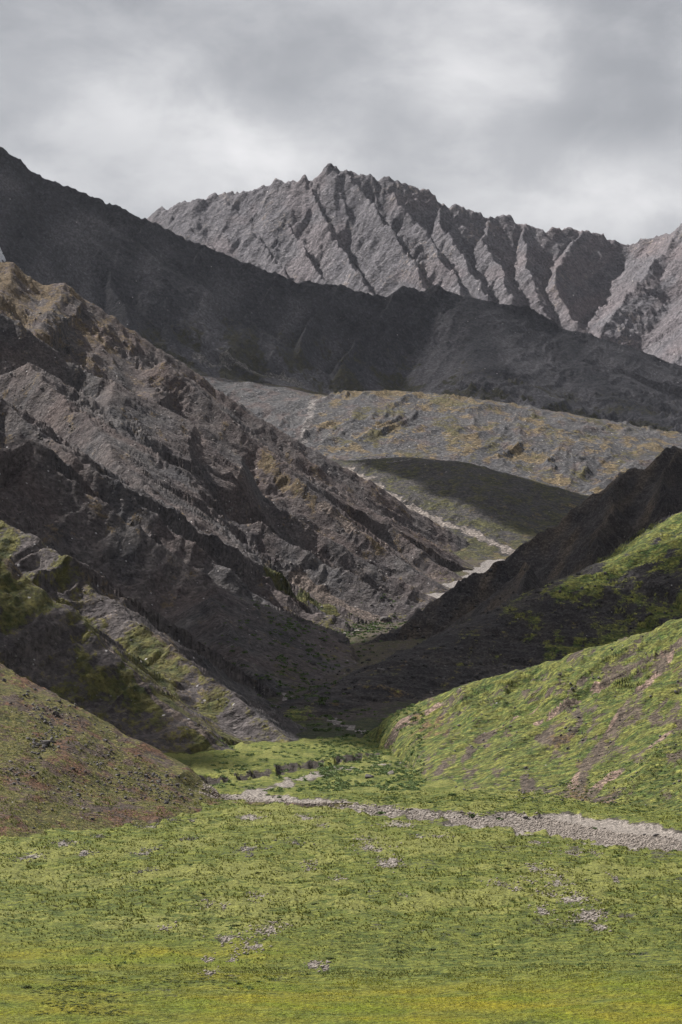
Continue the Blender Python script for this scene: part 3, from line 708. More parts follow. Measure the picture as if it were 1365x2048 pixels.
def meadow():
    cols = make_cols(1.0/FPX*2.1)
    R = grid_rows(ground, None, cols, 150, 859, 300, 300, floor_w=.05)
    Y = R; X = cols[None, :]*R
    Z = ground(X, Y)
    d, t, wv, _ = segdist(X, Y, GRAVEL, GRAVEL_W)
    g = 1-sstep(-2, 2, d+7*fbm(X/12, Y/20, 31, 4)-wv)
    off = 1-g
    tus = fbm(X/4.2, Y/6.5, 141, 4, .55)
    hum = ridged(X/13, Y/15, 142, 3)
    far_ = sstep(330, 420, Y)
    Z = Z + off*(.40*tus + .45*hum)*(.35+.65*far_) + g*.12*fbm(X/1.2, Y/1.2, 143, 2)
    b2 = strip(X, Y, BED2, 3.2, seed=71, wob=1.4)*.7
    pt = Z0(X)
    wob_ = fbm(X/1.5, Y/7, 149, 3)
    for (a_, b_, w_, dk) in STONES:
        c_ = flat(a_, b_); rx = w_/FPX*c_[1]; ry = rx*1.6+1.5
        pt = np.maximum(pt, 1-sstep(.5, 1.1, np.sqrt(((X-c_[0])/rx)**2+((Y-c_[1])/ry)**2)+.5*wob_))
    n = fbm(X/26, Y/34, 144, 4)
    n3 = fbm(X/9, Y/15, 147, 4)
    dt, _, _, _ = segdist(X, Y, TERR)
    bank = .95*(1-sstep(.6, 2.2, dt+2*fbm(X/9, Y/12, 5, 3)))*(X < 13)  # dark soil on the bank face; its shade is put into this colour too
    yel = np.exp(-((Y-355-4*n)/13.)**2)*(1-sstep(-14, 2, X))
    yel2 = (1-sstep(322, 342, Y+8*n))*(.75+.25*sstep(-25, -5, X))
    Z = Z - .15*pt
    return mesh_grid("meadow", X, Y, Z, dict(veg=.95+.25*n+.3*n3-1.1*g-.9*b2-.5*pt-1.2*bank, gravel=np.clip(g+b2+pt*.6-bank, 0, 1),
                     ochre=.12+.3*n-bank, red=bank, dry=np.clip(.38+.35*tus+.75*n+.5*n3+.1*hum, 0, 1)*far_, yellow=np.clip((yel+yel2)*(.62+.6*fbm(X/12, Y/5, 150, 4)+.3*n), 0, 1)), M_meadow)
meadow()

def far_sheet():
    """low ground reaching the horizon under everything"""
    n = 60
    gx, gy = np.meshgrid(np.linspace(-12000, 12000, n), np.linspace(-3000, 16000, n))
    r = np.hypot(gx, gy-3000)
    gz = -14 + 0*gx
    return mesh_grid("ground", gx, gy, gz, dict(veg=Z0(gx)+.9, gravel=Z0(gx), ochre=Z0(gx)+.2, red=Z0(gx)), M_meadow)
far_sheet()

# ------------------------------------------------------------------ clouds
cm = bpy.data.materials.new("cloud"); cm.use_nodes = True
t = NT(cm.node_tree); o = t.node('ShaderNodeOutputMaterial'); df = t.node('ShaderNodeBsdfDiffuse'); df.inputs[0].default_value = (.85, .86, .88, 1)
tr = t.node('ShaderNodeBsdfTransparent'); mx = t.node('ShaderNodeMixShader'); mx.inputs[0].default_value = .74      # thin cloud lets a little sun through (two faces)
t.l.new(tr.outputs[0], mx.inputs[1]); t.l.new(df.outputs[0], mx.inputs[2]); t.l.new(mx.outputs[0], o.inputs[0])
CLOUD_Z = 1500.0
cm_thin = cm.copy(); cm_thin.name = 'thin_cloud'
for nd in cm_thin.node_tree.nodes:
    if nd.type == 'MIX_SHADER': nd.inputs[0].default_value = .50
def cloud(pts, seed, mat=None, wob=7.0):
    """a flat-bottomed cumulus whose shadow lies over these places of the ground"""
    q = []
    for (x, y, z) in pts:
        t = (CLOUD_Z-z)/se
        q.append((x-L[0]*t, y-L[1]*t))
    q = np.array(q)
    # resample outline
    nxt = np.roll(q, -1, 0); ln = np.hypot(*(nxt-q).T); cum = np.concatenate([[0], np.cumsum(ln)])
    n = 160; tt = np.linspace(0, cum[-1], n, endpoint=False)
    ox = np.interp(tt, cum, np.append(q[:, 0], q[0, 0])); oy = np.interp(tt, cum, np.append(q[:, 1], q[0, 1]))
    size = math.sqrt(abs(np.sum(ox*np.roll(oy, -1)-oy*np.roll(ox, -1)))/2)
    cx, cy = ox.mean(), oy.mean()
    ex, ey = ox-cx, oy-cy
    er = np.hypot(ex, ey)+1e-6
    wv = wob*fbm(ox/(30+wob), oy/(30+wob), seed, 4)
    ox = ox+ex/er*wv; oy = oy+ey/er*wv
    V = []; F = []
    rings = [0.0, .3, .55, .75, .88, .96, 1.0]
    top = []; bot = []
    for r in rings[1:]:
        x_ = cx+(ox-cx)*r; y_ = cy+(oy-cy)*r
        h = size*.16*math.sqrt(max(0, 1-r*r)); lum = (.5+.9*np.abs(fbm(x_/(size*.14), y_/(size*.14), seed+3, 4)))
        top.append(len(V)); V += [(a, b_, CLOUD_Z+h*c_+ (5 if r < 1 else 0)) for a, b_, c_ in zip(x_, y_, lum)]
    for r in rings[1:-1]:
        x_ = cx+(ox-cx)*r; y_ = cy+(oy-cy)*r
        h = size*.02*(1-r*r)*(1+fbm(x_/60, y_/60, seed+5, 3))
        bot.append(len(V)); V += [(a, b_, CLOUD_Z-c_-3) for a, b_, c_ in zip(x_, y_, h)]
    bot.append(top[-1])
    for st in (top, bot):
        flip = st is bot
        for a, b_ in zip(st[:-1], st[1:]):
            for i in range(n):
                j = (i+1) % n; f = (a+i, a+j, b_+j, b_+i)
                F.append(f[::-1] if flip else f)
        c0 = len(V); V.append((cx, cy, CLOUD_Z+(size*.15 if not flip else -size*.02)))
        F += [((c0, st[0]+i, st[0]+(i+1) % n) if not flip else (c0, st[0]+(i+1) % n, st[0]+i)) for i in range(n)]
    me = bpy.data.meshes.new("cloud"); me.from_pydata(V, [], F); me.update()
    me.polygons.foreach_set('use_smooth', np.ones(len(F), bool)); me.materials.append(mat or cm)
    o = bpy.data.objects.new("cloud", me); scn.collection.objects.link(o); o['kind'] = 'structure'
    return o
# over the long dark ridge
cloud([(-1500,3800,500),(-700,3680,400),(-300,3720,380),(-60,3800,350),(100,3800,340),(330,3700,300),(520,3560,260),(900,3500,200),(1100,4000,300),(1000,4700,400),(400,4800,400),(0,4800,500),(-500,4750,600),(-1100,4700,800),(-1600,4400,900)], 1, cm_thin)
cloud([P(690,912,3020), P(760,908,3000), P(880,921,2960), P(1165,1000,2850), P(1330,1060,2780), P(1250,1120,2500), P(1120,1095,2530), P(1000,1055,2640), P(900,1015,2740), P(800,985,2820), P(740,950,2900), P(700,932,2960)], 2, None, 26)
def W(layer, *pix): return world_line(layer, [p if len(p) > 2 else (*p, 600, 6000) for p in pix])
cloud(W(right_hill, (1365,1015),(1240,1095),(1150,1135),(1060,1185)) + [(60,1215,30),(15,1230,20),(-20,1260,20),(0,1350,20),(20,1450,24),(60,1560,40),(160,1640,100),(300,1750,150),(520,1800,200),(600,1500,200),(420,1330,170)], 3)
cloud(W(right_hill, (1120,1190),(1100,1260),(900,1370),(780,1415),(740,1450)) + W(ground, (775,1486),(690,1494),(600,1480)) + [(-45,1000,8),(-45,1150,14),(-25,1262,18),(30,1262,20),(75,1240,35),(85,1150,45)], 7)
cloud(W(right_hill, (1365,1085),(1280,1125),(1180,1172),(1060,1205),(960,1290),(1000,1335),(1100,1312),(1200,1278),(1365,1222)) + [P(1700,1080,900), P(1700,980,1080)], 6)
cloud(W(left_mountain, (20,915),(140,975),(260,1060),(400,1150),(520,1230),(640,1300)) + W(ground, (600,1440)) + W(left_mountain, (520,1425),(400,1335),(230,1190),(140,1095),(0,1025)) + [P(-300,850,1000), P(-600,650,1100), P(-500,560,1300), P(-200,730,1290)], 4)  # unseen cloud added to shade the left flank behind the mossy spur
cloud(W(left_mountain, (0,1150),(150,1250),(300,1380),(400,1480),(450,1520)) + W(ground, (440,1548)) + W(left_mountain, (420,1560),(330,1500)) + [P(200,1430,720), P(0,1330,740), P(-300,1200,760), P(-400,1000,850)], 5)  # unseen cloud added to darken the gully in front of that spur

# ------------------------------------------------------------------ loose stones and plants
rng = np.random.default_rng(7)
def plain(name, a, b_, scale, rough_=.95, bump=0.0):
    m_ = bpy.data.materials.new(name); m_.use_nodes = True
    t = NT(m_.node_tree)
    o = t.node('ShaderNodeOutputMaterial'); bs = t.node('ShaderNodeBsdfPrincipled')
    bs.inputs['Roughness'].default_value = rough_; bs.inputs['Specular IOR Level'].default_value = .15
    pos = t.node('ShaderNodeNewGeometry').outputs['Position']
    n = t.noise(pos, scale, 3, .6)
    a = tuple(c*.76 for c in a); b_ = tuple(c*.76 for c in b_)
    t.put(bs.inputs['Base Color'], t.mix(t.ramp(n, .32, .68), a, b_))
    if bump:
        bp = t.node('ShaderNodeBump'); bp.inputs['Distance'].default_value = bump; t.put(bp.inputs['Height'], t.noise(pos, scale*4, 3, .6)); t.put(bs.inputs['Normal'], bp.outputs[0])
    t.l.new(bs.outputs[0], o.inputs[0])
    return m_
M_stone = plain("pale_stone", (.17,.145,.125), (.35,.305,.27), 1.1)
M_dstone = plain("dark_stone", (.055,.052,.055), (.19,.175,.17), .9)
M_grass = plain("grass_blades", (.14,.165,.032), (.31,.31,.085), .2)
M_yg = plain("yellow_grass", (.17,.205,.012), (.28,.26,.018), .2)
M_wil = plain("willow_leaves", (.045,.085,.025), (.12,.17,.055), .8)
M_wilp = plain("pale_willow_leaves", (.09,.15,.055), (.22,.28,.11), .7)
M_dshrub = plain("dwarf_birch_leaves", (.03,.045,.015), (.10,.115,.035), .8)

def ico():
    t = (1+5**.5)/2
    v = np.array([(-1,t,0),(1,t,0),(-1,-t,0),(1,-t,0),(0,-1,t),(0,1,t),(0,-1,-t),(0,1,-t),(t,0,-1),(t,0,1),(-t,0,-1),(-t,0,1)], float)
    v /= np.linalg.norm(v[0])
    f = np.array([(0,11,5),(0,5,1),(0,1,7),(0,7,10),(0,10,11),(1,5,9),(5,11,4),(11,10,2),(10,7,6),(7,1,8),(3,9,4),(3,4,2),(3,2,6),(3,6,8),(3,8,9),(4,9,5),(2,4,11),(6,2,10),(8,6,7),(9,8,1)])
    return v, f
ICO_V, ICO_F = ico()
OCT_V = np.array([(1,0,0),(0,1,0),(-1,0,0),(0,-1,0),(0,0,1),(0,0,-.6)], float)
OCT_F = np.array([(0,1,4),(1,2,4),(2,3,4),(3,0,4),(1,0,5),(2,1,5),(3,2,5),(0,3,5)])
def rock_protos(V, n, seed, squash=.65):
    r = np.random.default_rng(seed); outp = []
    for _ in range(n):
        v = V*(1+r.uniform(-.28, .28, (len(V), 1)))
        v = v*np.array([1, r.uniform(.6, 1), squash*r.uniform(.7, 1.1)])
        outp.append(v+r.uniform(-.08, .08, v.shape))
    return outp
def merged(name, protos, F, pos, size, rot, mat, kind='stuff', label=None, tilt=None):
    """one mesh made of many copies of little shapes (too small and too many to pick apart)"""
    n = len(pos); which = rng.integers(0, len(protos), n)
    PV = np.stack(protos)[which]
    c, s_ = np.cos(rot)[:, None], np.sin(rot)[:, None]
    x = PV[..., 0]*c-PV[..., 1]*s_; y = PV[..., 0]*s_+PV[..., 1]*c; z = PV[..., 2]
    sz = size if size.ndim == 2 else np.repeat(size[:, None], 3, 1)
    v = np.stack([x*sz[:, :1]+pos[:, :1], y*sz[:, 1:2]+pos[:, 1:2], z*sz[:, 2:]+pos[:, 2:]], -1)
    nv = PV.shape[1]
    f = (F[None]+(np.arange(n)*nv)[:, None, None]).reshape(-1, F.shape[1])
    me = bpy.data.meshes.new(name)
    v = v.reshape(-1, 3).astype(np.float32)
    me.vertices.add(len(v)); me.vertices.foreach_set('co', v.ravel())
    k_ = F.shape[1]
    me.loops.add(f.size); me.loops.foreach_set('vertex_index', f.astype(np.int32).ravel())
    me.polygons.add(len(f)); me.polygons.foreach_set('loop_start', np.arange(0, f.size, k_, dtype=np.int32)); me.polygons.foreach_set('loop_total', np.full(len(f), k_, np.int32))
    me.update(calc_edges=True); me.materials.append(mat)
    o = bpy.data.objects.new(name, me); scn.collection.objects.link(o)
    if kind: o['kind'] = kind
    if label: o['label'] = label
    return o
from mathutils.bvhtree import BVHTree
dg = bpy.context.evaluated_depsgraph_get()
dg.update()
def drop(x, y):
    """height of the built surface under a list of places"""
    z = np.empty(len(x)); nz = np.empty(len(x))
    for i in range(len(x)):
        ok, loc, nrm, idx, ob, mt = scn.ray_cast(dg, Vector((x[i], y[i], 1350.0)), Vector((0, 0, -1)))
        z[i] = loc.z if ok else 0; nz[i] = nrm.z if ok else 1
    return z, nz

# gravel bar
n = 9000
t = rng.random(n); seg = np.cumsum([0]+[math.dist(GRAVEL[i], GRAVEL[i+1])*(GRAVEL_W[i]+GRAVEL_W[i+1]) for i in range(len(GRAVEL)-2)]); seg /= seg[-1]
k_ = np.clip(np.searchsorted(seg, t)-1, 0, len(GRAVEL)-3); u = rng.random(n)
ga = np.array(GRAVEL); gw = np.array(GRAVEL_W)
c = ga[k_]*(1-u)[:, None]+ga[k_+1]*u[:, None]; ww = gw[k_]*(1-u)+gw[k_+1]*u
x = c[:, 0]+rng.normal(0, 1.0, n); y = c[:, 1]+rng.uniform(-1.1, 1.1, n)*ww
d, t_, wv, _ = segdist(x, y, GRAVEL, GRAVEL_W)
keep = d+7*fbm(x/12, y/20, 31, 4)-wv < 1.0
x, y = x[keep], y[keep]
z, _ = drop(x, y)
sz = .12+.22*rng.random(len(x))**2.5
merged("gravel", rock_protos(OCT_V, 8, 1), OCT_F, np.stack([x, y, z+sz*.2], 1), sz*1.4, rng.random(len(x))*6.28, M_stone)

# stony patches in the turf
for dk, nm, mt in ((1, "dark_stones", M_dstone), (0, "stones", M_stone)):
    xs = []; ys = []
    for (a_, b_, w_, q) in STONES:
        if q != dk: continue
        c_ = flat(a_, b_); rx = w_/FPX*c_[1]; m_ = int(w_*4.0)
        xs.append(c_[0]+rng.normal(0, .7, m_)*rx); ys.append(c_[1]+rng.normal(0, .8, m_)*(rx*1.6+1.5))
    x = np.concatenate(xs); y = np.concatenate(ys); z, _ = drop(x, y)
    sz = .10+.30*rng.random(len(x))**3
    merged(nm, rock_protos(OCT_V, 8, 2), OCT_F, np.stack([x, y, z+sz*.12], 1), sz, rng.random(len(x))*6.28, mt)

# grass tufts
def tuft_protos(n, seed, blades=5):
    r = np.random.default_rng(seed); outp = []
    for _ in range(n):
        v = []
        for b_ in range(blades):
            a = r.random()*6.28; lean = r.uniform(.1, .7); h = r.uniform(.6, 1); w_ = .16
            dx, dy = math.cos(a), math.sin(a)
            v += [(-dy*w_+dx*.1, dx*w_+dy*.1, 0), (dy*w_+dx*.1, -dx*w_+dy*.1, 0), (dx*lean, dy*lean, h)]
        outp.append(np.array(v))
    return outp, np.arange(blades*3).reshape(-1, 3)
TP, TF = tuft_protos(12, 5)
def in_view(n, d0, d1, pw=1.0, margin=.136):
    y = d0+(d1-d0)*rng.random(n)**pw
    return rng.uniform(-margin, margin, n)*y, y
x, y = in_view(34000, 335, 640, 1.0)
x_, y_ = in_view(24000, 292, 345, 1.0); x = np.concatenate([x, x_]); y = np.concatenate([y, y_])
d, t_, wv, _ = segdist(x, y, GRAVEL, GRAVEL_W)
keep = (d+7*fbm(x/12, y/20, 31, 4)-wv > 1.5) & (fbm(x/5, y/8, 171, 3) > -.25)
x, y = x[keep], y[keep]; z, _ = drop(x, y)
dens = .5+.5*np.clip(fbm(x/7, y/12, 172, 3)+.5, 0, 1)
sz = (.18+.22*rng.random(len(x)))*dens*sstep(290, 420, y)*1.2+.13
nr = y < 338
merged("grass", TP, TF, np.stack([x, y, z-.02], 1)[~nr], np.stack([sz*1.2, sz*1.2, sz], 1)[~nr], rng.random((~nr).sum())*6.28, M_grass)
merged("yellow_grass", TP, TF, np.stack([x, y, z-.02], 1)[nr], np.stack([sz*1.2, sz*1.2, sz*.8], 1)[nr], rng.random(nr.sum())*6.28, M_yg)

# shrubs ---------------------------------------------------------------
def shrub_mesh(name, seed, nleaf, mat, flat_=.55, leaf=.13):
    r = np.random.default_rng(seed); V = []; F = []
    # stems
    for i in range(7):
        a = r.random()*6.28; tip = np.array([math.cos(a)*.6*r.random(), math.sin(a)*.6*r.random(), flat_*r.uniform(.6, 1)])
        k0 = len(V); w_ = .018
        V += [(-w_, 0, 0), (w_, 0, 0), (0, w_, 0), tuple(tip)]
        F += [(k0, k0+1, k0+3), (k0+1, k0+2, k0+3), (k0+2, k0, k0+3)]
    lob = [(r.uniform(-.28, .28), r.uniform(-.28, .28), r.uniform(.42, .58)) for _ in range(6)]
    for i in range(nleaf):
        lx, ly, lr = lob[r.integers(0, 6)]
        d_ = r.normal(size=3); d_ /= np.linalg.norm(d_); d_[2] = abs(d_[2])*1.0-.15
        rr = lr*(r.random()**.35)
        p = np.array([lx+d_[0]*rr, ly+d_[1]*rr, max(.02, .12+d_[2]*rr*flat_*1.6)])
        u_ = r.normal(size=3); u_ /= np.linalg.norm(u_); v_ = np.cross(u_, r.normal(size=3)); v_ /= np.linalg.norm(v_)
        s_ = leaf*r.uniform(.6, 1.4); k0 = len(V)
        V += [tuple(p-u_*s_), tuple(p-v_*s_*.6), tuple(p+u_*s_), tuple(p+v_*s_*.6)]
        F.append((k0, k0+1, k0+2, k0+3))
    me = bpy.data.meshes.new(name); me.from_pydata([tuple(map(float, q)) for q in V], [], F); me.update(); me.materials.append(mat)
    return me
def as_proto(me):
    co = np.empty(len(me.vertices)*3); me.vertices.foreach_get('co', co); return co.reshape(-1, 3), [tuple(p.vertices) for p in me.polygons]
SH = {k_: [shrub_mesh(k_, 10*j+q, 170, m_) for q in range(4)] for j, (k_, m_) in enumerate((("willow_shrub", M_wil), ("pale_willow_shrub", M_wilp), ("dwarf_birch", M_dshrub)))}
def place(kind, x, y, z, size, h, label, cat, group):
    me = SH[kind][rng.integers(0, 4)]
    o = bpy.data.objects.new(kind, me); scn.collection.objects.link(o)
    o.location = (x, y, z-.03); o.rotation_euler = (0, 0, rng.random()*6.28); o.scale = (size, size, h)
    o['label'] = label; o['category'] = cat; o['group'] = group
    return o
GRP = "single shrubs standing out of the turf"
for (kind, a_, b_, sc, lab) in (
    ("willow_shrub",760,1621,1.9,"large dark green willow bush on the near edge of the gravel bar, biggest of all"),
    ("willow_shrub",722,1627,1.1,"small olive bush just left of the large willow on the gravel bar"),
    ("willow_shrub",948,1631,1.6,"wide green willow bush at the narrow part of the gravel bar"),
    ("willow_shrub",1000,1633,1.5,"dark green bush right of the wide willow on the gravel bar"),
    ("willow_shrub",862,1614,1.2,"round green bush just behind the gravel bar, left of the wide willow"),
    ("willow_shrub",1350,1692,1.4,"grey green bush at the right end of the gravel bar"),
    ("willow_shrub",905,1597,1.6,"dense green willow bush at the foot of the lit hill, above the gravel bar"),
    ("willow_shrub",425,1582,1.7,"bright green willow bush at the tip of the left front hill"),
    ("willow_shrub",560,1588,1.2,"green bush beside the narrow upper left end of the gravel bar"),
    ("willow_shrub",1190,1648,1.2,"low green bush at the widest part of the gravel bar, on its far edge"),
    ("dwarf_birch",405,1792,1.0,"dark flat shrub left of the pale stones in the middle of the meadow"),
    ("dwarf_birch",470,1862,1.2,"round dark shrub between the two pale stone patches left of centre"),
    ("dwarf_birch",517,1752,1.1,"long dark shrub above the middle stone patches"),
    ("dwarf_birch",630,1810,1.0,"small dark shrub in the hollow right of the middle stones"),
    ("dwarf_birch",660,1918,.9,"dark tuft at the left end of the near shrub line"),
    ("dwarf_birch",865,1898,1.0,"grey green rounded shrub, largest in the near shrub line"),
    ("dwarf_birch",800,1905,.8,"small grey shrub left of the largest one in the near shrub line"),
    ("dwarf_birch",930,1758,1.0,"dark shrub in the upper right of the meadow, under the gravel bar"),
    ("dwarf_birch",1015,1740,1.2,"dark green shrub by the dark streak right of centre"),
    ("dwarf_birch",1195,1752,1.1,"broad green shrub beside the pale stones on the right"),
    ("dwarf_birch",1290,1845,1.2,"dark shrub at the right, below all stone patches"),
    ("dwarf_birch",660,1730,.9,"lone dark shrub in the middle of the upper meadow"),
    ("dwarf_birch",55,1990,1.1,"dark shrub nearest the left edge in the lower left thicket"),
    ("dwarf_birch",150,1985,.8,"upright dark shrub at the right end of the lower left thicket"),
    ("dwarf_birch",1365,2001,.8,"dark tuft in the yellow grass at the lower right edge")):
    q = flat(a_, b_); zz, _ = drop([q[0]], [q[1]])
    place(kind, q[0], q[1], zz[0], sc, sc*(.8 if kind == "willow_shrub" else .5), lab, "shrub", GRP)

def boulder(x, y, z, s3, mat, label, seed, rz=0.0):
    """a broken block: convex pieces of a rough cube with chipped corners"""
    import bmesh
    r = np.random.default_rng(seed); bm = bmesh.new()
    for i in range(26):
        d_ = r.normal(size=3); d_ /= np.abs(d_).max()**.75*np.linalg.norm(d_)**.25
        bm.verts.new(tuple(float(v) for v in d_*r.uniform(.78, 1.0)))
    res = bmesh.ops.convex_hull(bm, input=bm.verts)
    bmesh.ops.delete(bm, geom=[g for g in res['geom_interior'] if isinstance(g, bmesh.types.BMVert)], context='VERTS')
    bmesh.ops.bevel(bm, geom=list(bm.edges), offset=.03, segments=1, affect='EDGES')
    me = bpy.data.meshes.new("boulder"); bm.to_mesh(me); bm.free(); me.materials.append(mat)
    o = bpy.data.objects.new("boulder", me); scn.collection.objects.link(o)
    o.location = (x, y, z+s3[2]*.35); o.scale = s3; o.rotation_euler = (r.uniform(-.2, .2), r.uniform(-.2, .2), rz)
    o['label'] = label; o['category'] = 'boulder'; o['group'] = "single boulders"
    return o
M_rockd = plain("dark_boulder", (.05,.047,.048), (.15,.135,.13), .8, bump=.08)
M_rockp = plain("pale_boulder", (.22,.20,.18), (.42,.38,.34), .8, bump=.08)
for k_, (a_, b_, w_, h_, mt, lab, lay) in enumerate((
    (740,1556,22,9,M_rockd,"dark flat boulder with a sunlit top on the turf below the lit right hill",0),
    (782,1550,15,9,M_rockp,"pale upright boulder right of the dark flat one, by the hill foot",0),
    (1313,1673,16,7,M_rockd,"dark boulder at the right end of the gravel bar",0),
    (1290,1672,9,5,M_rockd,"small dark boulder left of the larger one at the end of the gravel bar",0),
    (1052,1640,11,7,M_rockd,"dark boulder in the widest part of the gravel bar",0),
    (1203,1666,12,3,M_rockd,"low dark slab on the near edge of the gravel bar",0),
    (353,1861,4,7,M_rockp,"small upright stone standing alone in the turf left of centre",0),
    (770,1246,22,9,M_rockd,"big dark block at the bend of the stream in the shaded valley",1),
    (763,1345,20,11,M_rockd,"dark outcrop boulder alone on the shaded scree slope",2),
    (92,1490,22,13,M_rockd,"largest dark rock in the block field on the left front hill",3),
    (75,1548,7,6,M_rockd,"small dark rock below the block field, left part of the front hill",3),
    (8,1362,12,8,M_rockd,"dark rock at the left edge near the crest of the front hill",3),
    (98,1402,8,6,M_rockp,"pale block on the crest line of the left front hill",3),
    (112,1430,16,12,M_rockd,"dark block at the top of the block field on the front hill",3),
    (292,1555,10,8,M_rockd,"dark rock in the lower right part of the front hill",3),
    (355,1572,10,7,M_rockd,"dark rock close to the right tip of the front hill",3),
    (185,1640,9,6,M_rockd,"dark rock at the base of the front hill, above the meadow",3),
    (1250,1195,6,5,M_rockd,"dark rock on the bright crest of the right hill, near the right edge",2),
    (985,1370,7,5,M_rockd,"small dark rock on the crest of the lit right hill",2))):
    lay_ = (ground, ground, right_hill, front_hill)[lay]
    p = world_line(lay_, [(a_, b_, 300, 2200)])[0]
    zz, _ = drop([p[0]], [p[1]]); m_ = p[1]/FPX
    boulder(p[0], p[1], zz[0], (w_*m_*.5, w_*m_*.42, h_*m_*.62), mt, lab, 40+k_)
# a remnant of snow on the far slope at the left edge
sp = world_line(dark_mountain, [(2,508,3600,4400)])[0]
me = bpy.data.meshes.new("snow_patch")
a_ = np.linspace(0, 2*np.pi, 40, endpoint=False)
rx = 9*(1+.25*np.sin(3*a_)+.12*np.sin(7*a_+1)); V = []
for r_ in (1, .66, .33):
    px_ = sp[0]-3+rx*np.cos(a_)*r_; py_ = sp[1]+11*np.sin(a_)*r_*(1+.2*np.sin(5*a_)); pz_, _ = drop(px_, py_)
    V += [(float(i), float(j), float(k_)+(.1 if r_ == 1 else .5)) for i, j, k_ in zip(px_, py_, pz_)]
F = [(r_*40+i, r_*40+(i+1) % 40, (r_+1)*40+(i+1) % 40, (r_+1)*40+i) for r_ in (0, 1) for i in range(40)]+[tuple(range(80, 120))]
me.from_pydata(V, [], F); me.materials.append(plain("old_snow", (.55,.56,.6), (.75,.76,.8), .3))
o = bpy.data.objects.new("snow_patch", me); scn.collection.objects.link(o); o['kind'] = 'structure'

def mass(name, kind, x, y, size, nleaf=46, hs=.75, leaf=.16):
    z, _ = drop(x, y)
    meshes = [shrub_mesh(name, 900+q, nleaf, SH[kind][0].materials[0], leaf=leaf) for q in range(6)]
    pr = []; 
    for me in meshes:
        v, f = as_proto(me); pr.append(v)
        quads = [q for q in f if len(q) == 4]
    pr = [v[28:] for v in pr]                      # leaves only
    F = np.arange(len(pr[0])).reshape(-1, 4)
    for me in meshes: bpy.data.meshes.remove(me)
    sz = size*rng.uniform(.6, 1.3, len(x))
    return merged(name, pr, F, np.stack([x, y, z-.05], 1), np.stack([sz, sz, sz*hs], 1), rng.random(len(x))*6.28, SH[kind][0].materials[0])
def region(n, pxr, pyr, thr=-.1, seed=0):
    a_ = rng.uniform(*pxr, n); b_ = rng.uniform(*pyr, n)
    q = np.array([flat(i, j) for i, j in zip(a_, b_)])
    k_ = fbm(q[:, 0]/12, q[:, 1]/24, seed, 3) > thr
    d, t_, wv, _ = segdist(q[:, 0], q[:, 1], GRAVEL, GRAVEL_W)
    k_ &= d > wv*1.1
    return q[k_, 0], q[k_, 1]
x1, y1 = region(1300, (640,850), (1486,1585), -.3, 301)
x2, y2 = region(500, (420,640), (1500,1590), .05, 302)
mass("willow_thicket", "pale_willow_shrub", np.concatenate([x1, x2]), np.concatenate([y1, y2]), 1.25)
x1, y1 = region(700, (700,1365), (1585,1625), -.1, 303)
x2, y2 = region(500, (430,1365), (1597,1612), -.1, 304)
x3, y3 = region(500, (0,1365), (1640,1990), .25, 305)
mass("low_scrub", "willow_shrub", np.concatenate([x1, x2, x3]), np.concatenate([y1, y2, y3]), .8, hs=.55)
hx = []; hy = []
for n_, pxr, pyr, th in ((400,(0,250),(1975,2040),-.1),(420,(0,480),(1955,1995),.0),(500,(380,600),(1730,1900),.02),(420,(640,1120),(1858,1915),-.05),(600,(1100,1365),(1760,1880),-.05),(110,(0,1365),(1640,1800),.3),(260,(900,1365),(1700,1790),.1)):
    q = region(n_, pxr, pyr, th, 306); hx.append(q[0]); hy.append(q[1])
mass("heath", "dwarf_birch", np.concatenate(hx), np.concatenate(hy), .62, nleaf=34, hs=.40)
# dark broken rock on the front hill and along the scree
def on_layer(lay, pts, d0=300, d1=2200):
    p = np.array(world_line(lay, [(a_, b_, d0, d1) for a_, b_ in pts])); z_, _ = drop(p[:, 0], p[:, 1]); p[:, 2] = z_; return p
pts = []
for (cx_, cy_, sx_, sy_, n_) in ((110,1440,45,40,170),(80,1490,30,20,80),(190,1480,60,30,60),(290,1560,60,22,120),(330,1590,60,20,90),(150,1590,90,40,90),(30,1545,30,20,50),(240,1540,90,40,90),(60,1420,40,40,40)):
    pts += list(zip(rng.normal(cx_, sx_*.6, n_), rng.normal(cy_, sy_*.6, n_)))
p = on_layer(front_hill, pts, 400, 800); sz = .16+.5*rng.random(len(p))**3
merged("rubble", rock_protos(ICO_V, 8, 5, .8), ICO_F, p+np.array([0, 0, .1]), sz, rng.random(len(p))*6.28, M_dstone)
pts = list(zip(rng.uniform(620, 1365, 900), rng.uniform(1130, 1400, 900)))
p = on_layer(right_hill, pts, 560, 1600); k_ = (p[:, 1] > 880); p = p[k_]
merged("scree_blocks", rock_protos(ICO_V, 8, 6, .8), ICO_F, p+np.array([0, 0, .2]), .4+1.1*rng.random(len(p))**3, rng.random(len(p))*6.28, plain("scree_block", (.035,.033,.036), (.085,.078,.08), .5))
pts = list(zip(rng.uniform(900, 1365, 700), rng.uniform(1250, 1610, 700)))
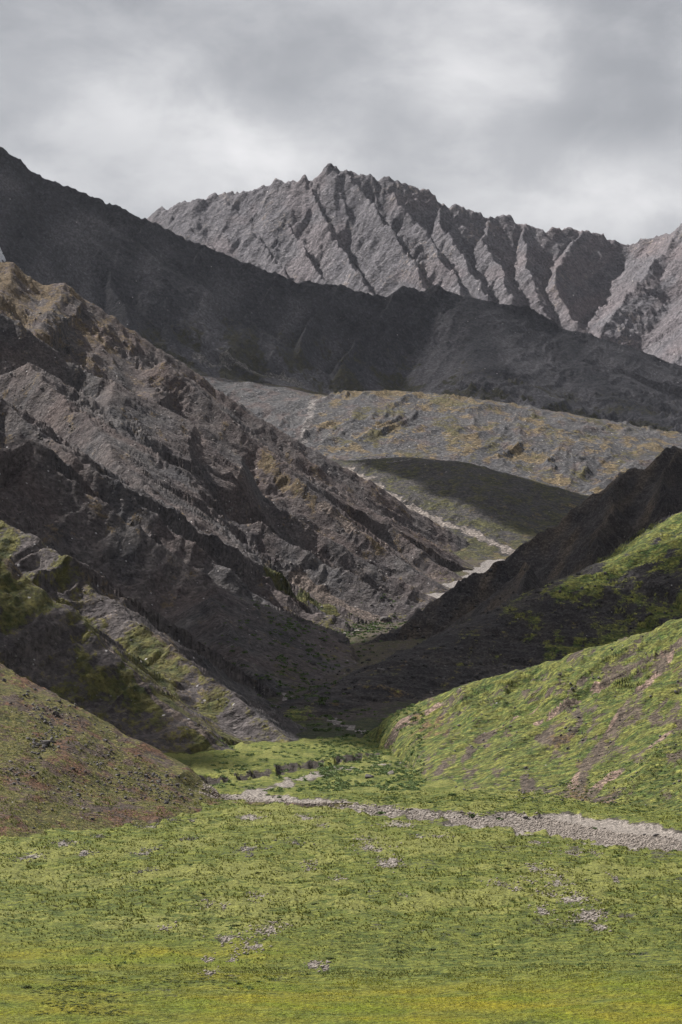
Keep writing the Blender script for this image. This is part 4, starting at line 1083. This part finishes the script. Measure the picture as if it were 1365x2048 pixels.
p = on_layer(right_hill, pts, 560, 1600); k_ = (p[:, 1] < 860) & (fbm(p[:, 0]/10, p[:, 1]/30, 411, 3) > .0); p = p[k_]
merged("slope_stones", rock_protos(ICO_V, 8, 7, .8), ICO_F, p+np.array([0, 0, .1]), .18+.4*rng.random(len(p))**3, rng.random(len(p))*6.28, M_dstone)
pts = list(zip(rng.uniform(0, 900, 2600), rng.uniform(560, 1480, 2600)))
p = on_layer(left_mountain, pts, 640, 2900); ok = fbm(p[:, 0]/40, p[:, 1]/60, 412, 3) > -.15; p = p[ok]
merged("talus_blocks", rock_protos(ICO_V, 8, 8, .8), ICO_F, p, (p[:, 1]/FPX)*(1.4+3.0*rng.random(len(p))**3), rng.random(len(p))*6.28, plain("talus_block", (.09,.085,.088), (.24,.22,.21), .3))
# scrub along the shaded stream
yy = rng.uniform(860, 1900, 1500); xx = np.interp(yy, GY, GX)+rng.normal(0, 13, 1500)
k_ = fbm(xx/15, yy/30, 307, 3) > -.2
mass("stream_scrub", "willow_shrub", xx[k_], yy[k_], 1.9, nleaf=34, leaf=.2)

# ------------------------------------------------------------------ the air
hm = bpy.data.materials.new("haze"); hm.use_nodes = True
t = NT(hm.node_tree); o = t.node('ShaderNodeOutputMaterial'); pv = t.node('ShaderNodeVolumePrincipled')
pv.inputs['Color'].default_value = (.84, .89, 1.0, 1); pv.inputs['Density'].default_value = 0.6e-5; pv.inputs['Anisotropy'].default_value = .2
t.l.new(pv.outputs[0], o.inputs['Volume'])
X0, X1, Y0, Y1, Z_0, Z_1 = -12500, 12500, -3500, 16500, -15.5, 1320
V = [(x, y, z) for z in (Z_0, Z_1) for y in (Y0, Y1) for x in (X0, X1)]
me = bpy.data.meshes.new("haze"); me.from_pydata(V, [], [(0,2,3,1),(4,5,7,6),(0,1,5,4),(2,6,7,3),(0,4,6,2),(1,3,7,5)]); me.update(); me.materials.append(hm)
o = bpy.data.objects.new("haze", me); scn.collection.objects.link(o); o['kind'] = 'stuff'
